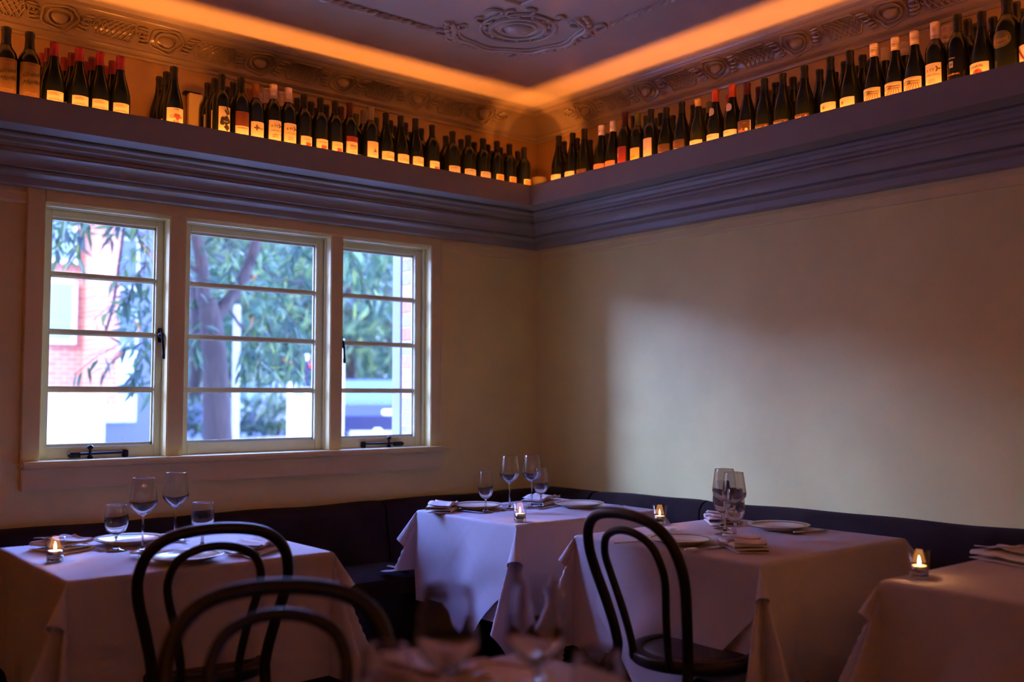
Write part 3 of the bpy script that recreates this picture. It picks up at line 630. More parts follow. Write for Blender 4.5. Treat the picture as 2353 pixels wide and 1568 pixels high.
bottle(L_, 1024.5, 313, 1, 'bdx', 'black', lab='gap', label='dark bottle behind the gap before the mountain labels')
for i, (a, bs) in enumerate((((1040, 302.7), ((1059.4, 320.7, 1),)), ((1076, 311.5), ((1089.7, 327.6, 1),)), ((1110, 319), ((1120.6, 333, 1), (1129, 348, 2))))):
    nm = ('first', 'second', 'third')[i]
    bottle(L_, *a, 0, 'bdx', 'black', lab='mount', label=f'{nm} of three bottles with a hazy mountain label', ws=1.05)
    for px, py, r_ in bs: bottle(L_, px, py, r_, 'bdx', 'black', label=f'dark bottle in the {("", "middle", "back")[r_]} row behind the {nm} mountain label')
for i, (a, bs) in enumerate((((1141.7, 325), ((1149.7, 340, 1),)), ((1170.7, 331.7), ((1161, 356, 2),)), ((1204, 340), ((1189.8, 349, 1),)))):
    nm = ('first', 'second', 'third')[i]
    bottle(L_, *a, 0, 'bdx', 'black', lab='ochre', label=f'{nm} of three bottles with a small framed ochre label near the corner')
    for px, py, r_ in bs: bottle(L_, px, py, r_, 'bdx', 'black', label=f'dark bottle in the {("", "middle", "back")[r_]} row behind the {nm} framed ochre label')
R_ = 'R'
bottle(R_, 1284, 312.5, 0, 'bur', 'black', lab='plain', label='bottle nearest the room corner, with a blank low cream label')
bottle(R_, 1296, 325.5, 1, 'bur', 'black', label='dark bottle behind the blank-label one nearest the corner')
bottle(R_, 1315.8, 306, 0, 'bur', 'black', lab='plain', label='second blank cream label bottle from the room corner')
bottle(R_, 1326, 318, 1, 'bur', 'black', lab='gap', label='dark bottle behind the second blank cream label')
bottle(R_, 1342.6, 296.7, 0, 'bur', 'black', lab='darklab', label='bottle with a low dark label before the two orange labels')
bottle(R_, 1355.6, 322, 2, 'bur', 'black', label='dark bottle at the back between dark and orange labels')
bottle(R_, 1382.4, 289, 0, 'bur', 'white', 'screw', 'orange', 'first of two white-capped bottles with low orange-red labels')
bottle(R_, 1395, 312, 1, 'bur', 'black', label='dark bottle behind the two low orange-red labels')
bottle(R_, 1409, 279.6, 0, 'bur', 'white', 'screw', 'orange', 'second of two white-capped bottles with low orange-red labels')
bottle(R_, 1436, 258, 0, 'bdx', 'maroon', lab='redlab', label='bottle with a tall crimson label and maroon capsule')
bottle(R_, 1465.5, 260, 0, 'bdx', 'olive', lab='yellow', label='bottle with a yellow label and olive capsule')
bottle(R_, 1456, 266, 1, 'bdx', 'maroon', label='dark bottle behind the crimson and yellow labels')
bottle(R_, 1495.7, 251.6, 0, 'bdx', 'black', lab='pink', label='square-shouldered bottle with a narrow pale pink label')
bottle(R_, 1485, 266.6, 1, 'bdx', 'green', label='green-capsuled bottle behind the narrow pale pink label')
bottle(R_, 1510, 272, 2, 'bdx', 'green', label='rearmost green-capsuled bottle past the narrow pink label')
bottle(R_, 1518.6, 260.5, 1, 'bdx', 'black', label='dark bottle behind the gap after the narrow pink label')
bottle(R_, 1531, 247.8, 0, 'bur', 'black', lab='strip', label='first of two bottles with a white strip on a dark label')
bottle(R_, 1545.4, 266, 2, 'bdx', 'black', label='dark bottle at the back between the two white-strip labels')
bottle(R_, 1566.5, 235, 0, 'bur', 'black', lab='strip', label='second of two bottles with a white strip on a dark label')
bottle(R_, 1593.6, 242, 1, 'bur', 'black', label='dark bottle behind the uncapsuled corked one')
bottle(R_, 1605, 226.5, 0, 'bur', 'cork', 'cork', 'plain', 'bottle with a bare yellowish neck and plain cream label', glass='green')
bottle(R_, 1618.6, 249.6, 2, 'bdx', 'black', label='dark bottle at the back past the bare-necked one')
bottle(R_, 1630, 234.5, 1, 'bur', 'olive', label='olive-capsuled bottle behind the first red-capped oval-label bottle')
bottle(R_, 1644, 207, 0, 'bur', 'orange', lab='oval', label='first orange-red capsuled bottle with an oval neck label')
bottle(R_, 1683, 195.7, 0, 'bur', 'orange', lab='oval', label='second orange-red capsuled bottle with an oval neck label')
bottle(R_, 1675, 219, 1, 'bur', 'orange', label='bottle hidden behind the second oval neck label')
bottle(R_, 1716.4, 191, 0, 'bur', 'maroon', lab='frame', label='maroon-capsuled bottle with a pale-framed dark picture label')
bottle(R_, 1744, 200.5, 1, 'bur', 'maroon', label='maroon-capsuled bottle behind the first white-script label')
bottle(R_, 1769.5, 208.6, 2, 'bur', 'maroon', label='rearmost maroon-capsuled bottle behind the white-script labels')
for i, (a, bs) in enumerate((((1756.4, 181), ((1781.4, 190, 1),)), ((1798.6, 169), ((1821.8, 178, 1), (1808.8, 200, 2))), ((1848, 151.8), ((1882.9, 160.4, 1), (1840, 189, 2))))):
    nm = ('first', 'second', 'third')[i]
    bottle(R_, *a, 0, 'bur', 'black', lab='kerri', label=f'{nm} of three bottles with small white script on a dark label')
    for px, py, r_ in bs: bottle(R_, px, py, r_, 'bur', 'black', label=f'dark bottle in the {("", "middle", "back")[r_]} row behind the {nm} white-script label')
bottle(R_, 1907.9, 132, 0, 'bur', 'black', lab='smudge', label='first of two cream labels with a brown smudge')
bottle(R_, 1918, 167, 2, 'bur', 'black', label='dark bottle behind the first smudged label')
bottle(R_, 1953, 117, 0, 'bur', 'black', lab='smudge', label='second of two cream labels with a brown smudge')
bottle(R_, 1940, 142, 1, 'bur', 'black', label='dark middle-row bottle between the two smudged labels')
bottle(R_, 1964.8, 153, 2, 'bur', 'black', label='dark back-row bottle behind the second smudged label')
bottle(R_, 1981.6, 127, 1, 'bur', 'black', label='tall dark bottle behind the gap before the landscape labels')
bottle(R_, 1997, 139, 2, 'bur', 'black', label='rearmost dark bottle before the landscape labels')
for i, (a, b_) in enumerate((((2008.4, 101.7), None), ((2057, 87), (2033.6, 111)), ((2101, 73), (2078.8, 99)))):
    nm = ('first', 'second', 'third')[i]
    bottle(R_, *a, 0, 'bur', 'cream', 'screw', 'land', f'{nm} of three cream screw-capped bottles with a vineyard picture label')
    if b_: bottle(R_, *b_, 1, 'bur', 'cream', 'screw', None, f'cream screw-capped bottle behind and before the {nm} vineyard picture')
bottle(R_, 2148.4, 52, 0, 'bdx', 'pink', 'screw', 'yering', 'pink screw-capped bottle with a tall cream label beyond the vineyard pictures')
bottle(R_, 2173.7, 61.5, 1, 'bdx', 'pink', 'screw', 'gap', 'pink screw-capped bottle behind the tall cream label')
bottle(R_, 2196.6, 70, 2, 'bdx', 'pink', 'screw', None, 'rearmost pink screw-capped bottle behind the black crested bottle')
bottle(R_, 2199.7, 34, 0, 'bdx', 'black', 'foil', 'crest', 'black bottle with a small pale crest and gold script', glass='black')
bottle(R_, 2222.6, 44.6, 1, 'bdx', 'black', 'foil', 'gap', 'dark bottle behind the black crested bottle', glass='black')
bottle(R_, 2242.4, 55.5, 2, 'bdx', 'black', 'foil', None, 'rearmost dark bottle beyond the black crested bottle', glass='black')
bottle(R_, 2255, 27.4, 0, 'bur', 'black', 'foil', 'clona', 'bottle with a red disc under black lettering on cream')
bottle(R_, 2281.3, 40, 1, 'bur', 'black', 'foil', 'gap', 'dark bottle behind the red disc label')
bottle(R_, 2313, -14, 0, 'bdx', 'black', 'foil', 'egg', 'large bottle with a dark egg-shaped shoulder label', ws=1.2, hs=.335)
bottle(R_, 2334, 2, 1, 'bdx', 'black', 'foil', None, 'dark bottle behind the egg-shaped label')
bottle(R_, 2349, 16.6, 2, 'bdx', 'black', 'foil', None, 'rearmost dark bottle behind the egg-shaped label')
bottle(R_, 2366, -20, 0, 'bdx', 'black', 'foil', 'stripe', 'bottle cut by the picture edge with a red diagonal stripe label')
# round lidded tin in the shelf corner
o = B().lathe([(.0, 0), (.034, 0), (.037, .006), (.037, .128), (.043, .130), (.044, .150), (.040, .156), (0, .157)], 28).obj('round_tin', M['trim'], smooth=True); crease_smooth(o, 40)
o.location = (-.10, -.13, SHELF_Z); o.scale = (1.0, 1.0, 1.08); tag(o, 'round cream lidded tin in the corner between the shelves', 'tin')
# ------------------------------------------------------------------ banquettes
def banquette(name, side, z0, z1, u0, u1, seams, label):
    """upholstered bench along a wall; u runs away from the room corner, z0/z1 back height at both ends"""
    e = empty(name, (0, 0, 0)); tag(e, label, 'banquette', 'velvet banquettes along the walls')
    P = (lambda u, o, z: (-u, -o, z)) if side == 'front' else (lambda u, o, z: (-o, -u, z))
    cuts = [u0] + list(seams) + [u1]
    for k in range(len(cuts) - 1):
        a, c = cuts[k] + .004, cuts[k + 1] - .004; n = 18; V = []; Fc = []
        prof0 = [(0.004, .36), (0.004, -.012)] + [(.075 + .068 * math.sin(t), -.060 + .060 * math.cos(t)) for t in np.linspace(-1.3, 1.75, 11)] + [(.150, -.12), (.172, -.20), (.190, -.30)]
        m_ = len(prof0) + 1
        for i in range(n + 1):
            f = i / n; u = a + (c - a) * f; zt = z0 + (z1 - z0) * (u - u0) / (u1 - u0)
            puff = 1 - .55 * (abs(2 * f - 1)) ** 14
            ripple = .004 * math.sin(u * 9.0 + k) * math.sin(u * 3.1)
            for j, (o, dz) in enumerate(prof0):
                if j == 0: V.append(P(u, o, .42))
                else: V.append(P(u, .004 + (o - .004) * (.86 + .14 * puff), zt + dz + ripple - .006 * (1 - puff)))
            V.append(P(u, .190, .42))
        for i in range(n):
            for j in range(m_): j2 = (j + 1) % m_; Fc.append((i * m_ + j, (i + 1) * m_ + j, (i + 1) * m_ + j2, i * m_ + j2))
        Fc += [tuple(range(m_)), tuple(n * m_ + j for j in range(m_ - 1, -1, -1))]
        crease_smooth(mesh('back_cushion', V, Fc, M['velvet'], e), 60)
        V = []; Fc = []
        ps = [(.195, .40), (.195, .462), (.22, .474), (.38, .478), (.49, .472), (.525, .452), (.53, .42), (.52, .38)]
        if side == 'right' and k == 0: pass
        for i in range(n + 1):
            f = i / n; u = a + (c - a) * f; puff = (abs(2 * f - 1)) ** 12
            for o, z in ps: V.append(P(u, o, z - .012 * puff * (z > .45)))
        m_ = len(ps)
        for i in range(n):
            for j in range(m_): j2 = (j + 1) % m_; Fc.append((i * m_ + j, (i + 1) * m_ + j, (i + 1) * m_ + j2, i * m_ + j2))
        Fc += [tuple(range(m_)), tuple(n * m_ + j for j in range(m_ - 1, -1, -1))]
        crease_smooth(mesh('seat_cushion', V, Fc, M['velvet'], e), 50)
    b = B(); q0, q1 = P(u0, .02, 0), P(u1, .50, 0)
    b.box(min(q0[0], q1[0]), max(q0[0], q1[0]), min(q0[1], q1[1]), max(q0[1], q1[1]), .0, .38).obj('plinth', M['blackwood'], e)
    return e
banquette('corner_banquette', 'front', .752, .742, .01, 5.4, (1.094, 2.117, 3.6), 'plum velvet bench along the wall under the window')
banquette('wall_banquette', 'right', .770, .815, .55, 5.4, (1.287, 2.9, 4.2), 'plum velvet bench along the plain right-hand wall')
# back cushion of the right-hand bench runs on into the corner
V = []; Fc = []
prof0 = [(0.004, .42)] + [(o, .768 + dz) for o, dz in [(0.004, -.012)] + [(.075 + .068 * math.sin(t), -.060 + .060 * math.cos(t)) for t in np.linspace(-1.3, 1.75, 11)] + [(.150, -.12), (.172, -.20), (.190, -.30)]] + [(.19, .42)]
m_ = len(prof0)
for u in (.196, .55): V += [(-o, -u, z) for o, z in prof0]
for j in range(m_): Fc.append((j, m_ + j, m_ + (j + 1) % m_, (j + 1) % m_))
Fc += [tuple(range(m_)), tuple(m_ + j for j in range(m_ - 1, -1, -1))]
crease_smooth(mesh('back_cushion', V, Fc, M['velvet'], bpy.data.objects['wall_banquette']), 60)

# ------------------------------------------------------------------ tables and cloths
TZ = 0.75
def loop_curve(two):
    """how cloth gathers below a table corner: a closed curve of length pi/2 on the unit sphere"""
    def bez(P, n):
        t = np.linspace(0, 1, n)[:, None]; P = np.array(P, float)
        return (1 - t) ** 3 * P[0] + 3 * (1 - t) ** 2 * t * P[1] + 3 * (1 - t) * t ** 2 * P[2] + t ** 3 * P[3]
    def make(k):
        if two:
            c = .06; a = bez([(0, 0), (-.02, k), (.20 * k / .4, k * .95), (c, c)], 80); return np.vstack([a, a[::-1][:, ::-1][1:]])
        return bez([(0, 0), (.02, k), (k, .02), (0, 0)], 160)
    lo, hi = .1, 1.3
    for _ in range(40):
        k = (lo + hi) / 2; c = make(k); z = -np.sqrt(np.clip(1 - (c ** 2).sum(1), .02, 1)); q = np.c_[c, z]
        L = np.linalg.norm(np.diff(q, axis=0), axis=1).sum()
        if L > PI / 2: hi = k
        else: lo = k
    s = np.r_[0, np.cumsum(np.linalg.norm(np.diff(q, axis=0), axis=1))]; th = np.linspace(0, PI / 2, 91)
    return th, np.c_[[np.interp(th, s * (PI / 2) / s[-1], q[:, i]) for i in range(3)]].T
LOOP1, LOOP2 = loop_curve(False), loop_curve(True)
def drape(P, a, b, off, loop, seed, flare, zt, UV=None):
    """flat cloth points -> hanging cloth over a table of half sizes a, b"""
    rng = random.Random(seed); ph = [rng.uniform(0, 6.28) for _ in range(12)]
    x, y = P[:, 0], P[:, 1]; sx, sy = np.sign(x) + (x == 0), np.sign(y) + (y == 0); ax, ay = np.abs(x), np.abs(y)
    a2, b2 = a, b; ex, ey = ax - a2, ay - b2; out = np.zeros((len(P), 3)); out[:, 2] = zt + off
    R = .008
    def fold(e):
        q = R * PI / 2; h = np.where(e < q, R * np.sin(np.clip(e, 0, q) / R), R); d = np.where(e < q, R * (1 - np.cos(np.clip(e, 0, q) / R)), R + e - q)
        return h, d
    top = (ex <= 0) & (ey <= 0); out[:, 0] = x; out[:, 1] = y
    A = (ex > 0) & (ey <= 0); h, d = fold(ex)
    wave = lambda u, e, p: flare * e * (.5 + .5 * np.sin(u * 7.5 + p)) + .010 * np.sin(u * 13 + p * 2) * np.clip(e / .3, 0, 1)
    out[A, 0] = (sx * (a2 + h + off + wave(y * sx, d, ph[0])))[A]; out[A, 2] = (zt + off - d)[A]
    Bm = (ex <= 0) & (ey > 0); h, d = fold(ey)
    out[Bm, 1] = (sy * (b2 + h + off + wave(x * sy, d, ph[3])))[Bm]; out[Bm, 2] = (zt + off - d)[Bm]
    Cm = (ex > 0) & (ey > 0); r = np.hypot(ex, ey); th = np.arctan2(ey, ex); T, Q = loop
    d3 = np.c_[[np.interp(th, T, Q[:, i]) for i in range(3)]].T
    hh, dd = fold(r)
    wa = wave(np.full_like(r, b) * sy * sx, dd, ph[0]) * (1 - th / (PI / 2)); wb = wave(np.full_like(r, a) * sx * sy, dd, ph[3]) * (th / (PI / 2))
    ct, st = np.cos(th), np.sin(th)
    # outward start bend, then down along the gathered cone
    px = a2 + off + hh * ct + dd * d3[:, 0] * 1.0 + wa; py = b2 + off + hh * st + dd * d3[:, 1] * 1.0 + wb; pz = zt + off - dd * (-d3[:, 2])
    out[Cm] = np.c_[sx * px, sy * py, pz][Cm]
    if UV is not None:
        # pressed fold lines of the cloth, and soft sagging wrinkles low on the sides
        half = np.abs(UV).max(); rid = np.zeros(len(P))
        for k in (0.0, .5, -.5):
            for ax_ in (0, 1): rid += np.maximum(0, 1 - np.abs(UV[:, ax_] - k * half * 1.02) / .016)
        rid = np.clip(rid, 0, 1) * .0013
        drop = np.clip((zt - out[:, 2]) / .35, 0, 1)
        wr = drop * .007 * (np.sin(UV[:, 0] * 31 + ph[5]) * np.sin(UV[:, 1] * 9 + ph[6]) + .6 * np.sin((UV[:, 0] - UV[:, 1]) * 17 + ph[7]))
        d = rid + wr; out[top, 2] += rid[top] * .6; out[A, 0] += (sx * d)[A]; out[Bm, 1] += (sy * d)[Bm]
    return out
def cloth_grid(n, half, rot):
    t = np.linspace(-half, half, n); U, Vv = np.meshgrid(t, t, indexing='ij'); P = np.c_[U.ravel(), Vv.ravel()]
    if rot: c = math.sqrt(.5); P = np.c_[c * (P[:, 0] - P[:, 1]), c * (P[:, 0] + P[:, 1])]
    Fc = [(i * n + j, (i + 1) * n + j, (i + 1) * n + j + 1, i * n + j + 1) for i in range(n - 1) for j in range(n - 1)]
    return P, Fc
def rest(V, cx, cy):
    """cloth that would sink into a bench lies on its seat instead"""
    V = V.copy(); x, y = V[:, 0] + cx, V[:, 1] + cy
    on_seat = ((x > -.545) | ((y > -.545))) & (V[:, 2] < .484)
    V[on_seat, 2] = .484 + .004 * RNG.random(on_seat.sum()); x2 = np.where((x > -.20), -.20, x); y2 = np.where(y > -.20, -.20, y)
    V[:, 0] = x2 - cx; V[:, 1] = y2 - cy; return V
GROUPT = 'dining tables under white cloths'
TABLES = {}
def table(key, x0, x1, y0, y1, where, seed, side=1.386, under=.40):
    cx, cy, a, b = (x0 + x1) / 2, (y0 + y1) / 2, (x1 - x0) / 2, (y1 - y0) / 2
    t = empty('dining_table', (cx, cy, 0)); tag(t, f'square pedestal table under white cloths {where}', 'table', GROUPT)
    B().box(-a + .004, a - .004, -b + .004, b - .004, TZ - .034, TZ - .004).obj('tabletop', M['tablewood'], t, bevel=.004)
    B().lathe([(.035, .02), (.032, .1), (.030, .6), (.06, .716)], 18).obj('pedestal', M['iron'], t, True)
    B().box(-.24, .24, -.03, .03, 0, .03).box(-.03, .03, -.24, .24, 0, .03).obj('base', M['iron'], t, bevel=.005)
    B().box(-.18, .18, -.18, .18, .70, TZ - .034).obj('top_plate', M['iron'], t)
    P, Fc = cloth_grid(120, a + under, False); P[:, 1] *= (b + under) / (a + under)
    o = mesh('under_tablecloth', rest(drape(P, a, b, .000, LOOP2, seed + 50, .03, TZ - .003), cx, cy), Fc, M['linen'], None, True); o.location = (cx, cy, 0)
    tag(o, f'lower white tablecloth hanging square to the table {where}', 'tablecloth', 'under cloths')
    P, Fc = cloth_grid(170, side / 2, True); c_ = math.sqrt(.5); UV = np.c_[c_ * (P[:, 0] + P[:, 1]), c_ * (P[:, 1] - P[:, 0])]
    o = mesh('tablecloth', rest(drape(P, a, b, .004, LOOP1, seed, .045, TZ - .003, UV), cx, cy), Fc, M['linen'], None, True); o.location = (cx, cy, 0)
    tag(o, f'white top cloth laid cornerwise over the table {where}', 'tablecloth', 'top cloths')
    TABLES[key] = (cx, cy, a, b)
table('1', -2.91, -2.10, -1.372, -.60, 'below the first casement', 1)
table('2', -1.185, -.36, -1.238, -.56, 'in the corner of the two benches', 2)
table('3', -1.195, -.36, -2.410, -1.610, 'before the plain wall', 3)
table('4', -1.165, -.33, -3.62, -2.812, 'at the picture edge with a lone candle', 4)
table('5', -3.24, -2.437, -3.57, -2.766, 'in the blurred foreground', 5)
TT = TZ + .003
def on(px, py, z=None): p = at(px, py, 2, TT); return (p[0], p[1], TT)

# ------------------------------------------------------------------ glassware
def wall(prof, t=.0009):
    """outer profile from foot of bowl to rim -> thin closed wall"""
    return prof + [(max(r - t, 0), z) for r, z in reversed(prof)]
WINE_B = [(.004, .118), (.014, .122), (.030, .136), (.0425, .152), (.0450, .160), (.0435, .172), (.0405, .196), (.0365, .225), (.0340, .240)]
WATER_B = [(.004, .052), (.016, .055), (.030, .066), (.0370, .085), (.0385, .104), (.0370, .124), (.0340, .142), (.0325, .150)]
EGG_B = [(.004, .060), (.014, .063), (.027, .075), (.0345, .094), (.0365, .112), (.0345, .138), (.0300, .164), (.0265, .184)]
def stem_prof(z1, rf, rs=.0032): return [(0, 0), (rf, 0), (rf, .0012), (rf * .55, .004), (.009, .010), (.0048, .018), (rs, .030), (rs, z1 - .018), (.0042, z1 - .006), (.0065, z1 + .002), (0, z1 + .003)]
def thick(bp):
    """closed glass wall: heavier at the bottom of the bowl, fine at the rim"""
    n = len(bp) - 1; inner = [(max(r - (.0032 * (1 - i / n) ** 2 + .0008), .0), z + .0045 * (1 - i / n) ** 3) for i, (r, z) in enumerate(bp)]
    (r1, z1), (r0, z0) = bp[-1], bp[-2]; k = .0009 / (z1 - z0)
    return [(0, bp[0][1])] + bp[:-1] + [(r1 + (r0 - r1) * k, z1 - .0009), (r1, z1 - .0003), (r1 - .0004, z1), (r1 - .0008, z1 - .0003), (r1 + (r0 - r1) * k - .0009, z1 - .0009)] + inner[-2::-1] + [(0, inner[0][1])]
GMESH = {}
def glass(kind, loc, label, group, cat='glass', s=1.0):
    if kind not in GMESH:
        bp, zs, rf = {'wine': (WINE_B, .118, .039), 'water': (WATER_B, .052, .032), 'egg': (EGG_B, .060, .033)}[kind]
        o = B().lathe(thick(bp), 40, cap=False).obj('bowl', M['stem'], smooth=True); st = B().lathe(stem_prof(zs, rf, .0034 if kind == 'wine' else .0048), 28).obj('stem', M['stem'], smooth=True)
        GMESH[kind] = (o.data, st.data); bpy.data.objects.remove(o); bpy.data.objects.remove(st)
    e = empty({'wine': 'wine_glass', 'water': 'water_goblet', 'egg': 'water_goblet'}[kind], loc); e.scale = (s, s, s)
    link('bowl', GMESH[kind][0], None, e); link('stem', GMESH[kind][1], None, e); tag(e, label, cat, group)
    return e
glass('wine', on(327, 1268), 'tall wine glass between goblet and plate on the table below the window', 'wine glasses')
glass('wine', on(402, 1244), 'tall wine glass behind the chair hoop below the window, nearer the corner', 'wine glasses')
glass('water', on(266, 1266), 'short-stemmed goblet beside the candle below the first casement', 'water goblets')
glass('water', on(465, 1258), 'short-stemmed goblet rising above the bentwood chair back', 'water goblets')
glass('wine', on(1171, 1171), 'first tall wine glass on the corner table, beside the egg-shaped goblet', 'wine glasses')
glass('wine', on(1222, 1168), 'second tall wine glass on the corner table, overlapping a goblet', 'wine glasses')
glass('egg', on(1116, 1178), 'egg-shaped goblet standing alone before the plate on the corner table', 'water goblets', s=.97)
glass('egg', on(1243, 1166), 'egg-shaped goblet overlapped by a wine glass on the corner table', 'water goblets', s=.97)
glass('wine', on(1666, 1228), 'front tall wine glass of the cluster before the plain wall', 'wine glasses')
glass('wine', on(1688, 1237), 'rear tall wine glass of the cluster before the plain wall', 'wine glasses', s=.98)
glass('egg', on(1660, 1215), 'far goblet of the cluster before the plain wall', 'water goblets', s=.98)
glass('egg', on(1690, 1240), 'near goblet of the cluster, closest to the folded napkin', 'water goblets', s=.98)
def ahead(px, depth, z):
    """point at a given depth straight along the column px, on height z"""
    d = FWD + RGT * (px - CXP) / FPX; d = d / (d @ FWD); p = CAM + d * depth; return (p[0], p[1], z)
glass('wine', ahead(1030, 1.42, TT), 'blurred foreground wine glass nearer the foreground chair', 'wine glasses')
glass('wine', ahead(1232, 1.46, TT), 'blurred foreground wine glass in front of the corner cloth fold', 'wine glasses')
glass('water', ahead(892, 1.45, TT), 'blurred foreground goblet beside the nearest chair', 'water goblets')
glass('water', ahead(1372, 1.42, TT), 'blurred foreground goblet in front of the second bentwood chair', 'water goblets')

# ------------------------------------------------------------------ candles
VM = None
def votive(loc, where):
    global VM
    if VM is None:
        g = B().lathe([(.0255, .0185), (.0285, .074), (.0270, .0746)], 32, cap=False).obj('glass_cup', M['glass'], smooth=True)
        bs = B().lathe([(0, .0008), (.0235, .0008), (.0242, .003), (.0240, .017), (0, .0175)], 28).obj('glass_base', M['stem'], smooth=True)
        tn_ = B().lathe([(0, .0195), (.0195, .0195), (.0200, .022), (.0200, .033), (.0192, .033), (.0192, .022)], 24, cap=False).obj('tealight_tin', M['tin'], smooth=True)
        wx = B().lathe([(0, .021), (.019, .021), (.019, .0325), (.010, .0315), (0, .0315)], 24).obj('wax', M['wax'], smooth=True)
        fl = B().lathe([(0, .0335), (.0024, .036), (.0036, .041), (.0030, .048), (.0012, .056), (0, .060)], 12).obj('flame', M['flame'], smooth=True)
        VM = [(n, o.data) for n, o in (('glass_cup', g), ('glass_base', bs), ('tealight_tin', tn_), ('wax', wx), ('flame', fl))]
        for o in (g, bs, tn_, wx, fl): bpy.data.objects.remove(o)
    e = empty('votive_candle', loc); tag(e, f'lit tealight in a small clear glass cup {where}', 'candle', 'table candles')
    for n, me in VM: link(n, me, None, e)
    ld = bpy.data.lights.new('candle_light', 'POINT'); lo = bpy.data.objects.new('candle_light', ld); COL.objects.link(lo); lo.parent = e
    lo.location = (0, 0, .0465); ld.energy = CANDLE_POWER; ld.color = CANDLE_COLOR; ld.shadow_soft_size = .004
    return e
votive(on(126, 1290), 'by the napkin below the first casement')
v2 = votive(on(1195, 1199), 'at the front of the corner table')
votive(on(1516, 1205), 'behind the second bentwood chair')
votive(on(2113, 1327), 'alone on the table at the picture edge')

# ------------------------------------------------------------------ plates
PM = None
def plate(loc, label, s=1.0):
    global PM
    if PM is None:
        p = B().lathe([(0, .003), (.055, .003), (.062, .0), (.068, .003), (.090, .010), (.112, .019), (.116, .021), (.1165, .0225), (.114, .0232), (.092, .0150), (.070, .0075), (.050, .0065), (0, .0065)], 48).obj('dinner_plate', M['china'], smooth=True)
        ln = B().lathe([(.0995, .0182), (.1000, .0192), (.1022, .0200), (.1028, .0194)], 48, cap=False).obj('rim_line', M['chinaline'], smooth=True)
        PM = (p.data, ln.data); bpy.data.objects.remove(p); bpy.data.objects.remove(ln)
    o = link('dinner_plate', PM[0]); o.location = loc; o.scale = (s, s, s); link('rim_line', PM[1], None, o); tag(o, label, 'plate', 'cream china plates')
plate(on(295, 1250), 'cream plate behind the wine glass below the first casement')
plate(on(425, 1290), 'cream plate seen through the bentwood chair hoops')
plate(on(1097, 1170), 'cream plate behind the egg-shaped goblet on the corner table')
plate(on(1330, 1166), 'cream plate on the corner table near the plain wall')
plate(on(1564, 1250), 'cream plate seen past the second bentwood chair hoop')
plate(on(1790, 1218), 'cream plate beyond the glass cluster before the plain wall')
plate(ahead(1120, 1.75, TT), 'blurred cream plate between the foreground glasses')

# ------------------------------------------------------------------ napkins: folded cloth with a rolled edge
def napkin(loc, rz, label, L=.20, W=.105, seed=0, hump=.0):
    rng = random.Random(seed); V = []; Fc = []
    # spiral section: four layers folded over, rounded at both edges
    sec = []
    hw = W / 2; th = .0115
    for k in range(4):
        z = .002 + k * th; xs = np.linspace(-hw, hw, 7) if k % 2 == 0 else np.linspace(hw, -hw, 7)
        for x in xs: sec.append((x * (1 - .03 * k), z + (.006 * math.sin((x + hw) * 20 + k) if k == 3 else 0)))
        if k < 3:
            sgn = 1 if k % 2 == 0 else -1
            for t in (-.9, -.3, .3, .9): sec.append((sgn * (hw * (1 - .03 * k) + th * .5 * math.cos(t)), z + th * .5 + th * .5 * math.sin(t)))
    n = 16; m_ = len(sec)
    for i in range(n + 1):
        y = -L / 2 + L * i / n; lift = hump * math.sin(PI * i / n) ** 2 + .003 * math.sin(i * .9 + seed)
        for j, (x, z) in enumerate(sec): V.append((x + .006 * math.sin(i * .5 + seed) * (z / .03), y + .010 * (z / .03) * (1 if i < n / 2 else -1), max(z + lift * (z / .040), .0015)))
    for i in range(n):
        for j in range(m_ - 1): Fc.append((i * m_ + j, (i + 1) * m_ + j, (i + 1) * m_ + j + 1, i * m_ + j + 1))
    o = mesh('folded_napkin', V, Fc, M['napkin'], None, True); md = o.modifiers.new('thickness', 'SOLIDIFY'); md.thickness = .0022; md.offset = 0
    o.location = loc; o.rotation_euler = (0, 0, rz); return tag(o, label, 'napkin', 'folded white napkins')
napkin(on(140, 1264), .35, 'folded white napkin behind the candle below the first casement', L=.19, seed=1, hump=.010)
napkin(on(590, 1268), -.9, 'folded white napkin framed by the bentwood chair hoop', L=.20, seed=2)
napkin(on(1018, 1174), -.85, 'folded white napkin on the outer edge of the corner table', L=.21, seed=3, hump=.006)
napkin(on(1245, 1158), -1.15, 'folded white napkin at the bench side of the corner table', L=.22, seed=4, hump=.008)
napkin(on(1708, 1262), -.62, 'folded white napkin at the near edge before the glass cluster', L=.21, seed=5, hump=.004)
napkin(on(1655, 1202), -.75, 'folded white napkin behind the glass cluster', L=.21, seed=6, hump=.006)
napkin(on(2322, 1292), -.3, 'folded white napkin cut by the picture edge', L=.22, seed=7, hump=.014)
napkin(ahead(985, 1.80, TT), .4, 'blurred folded napkin on the foreground table', L=.2, seed=8)

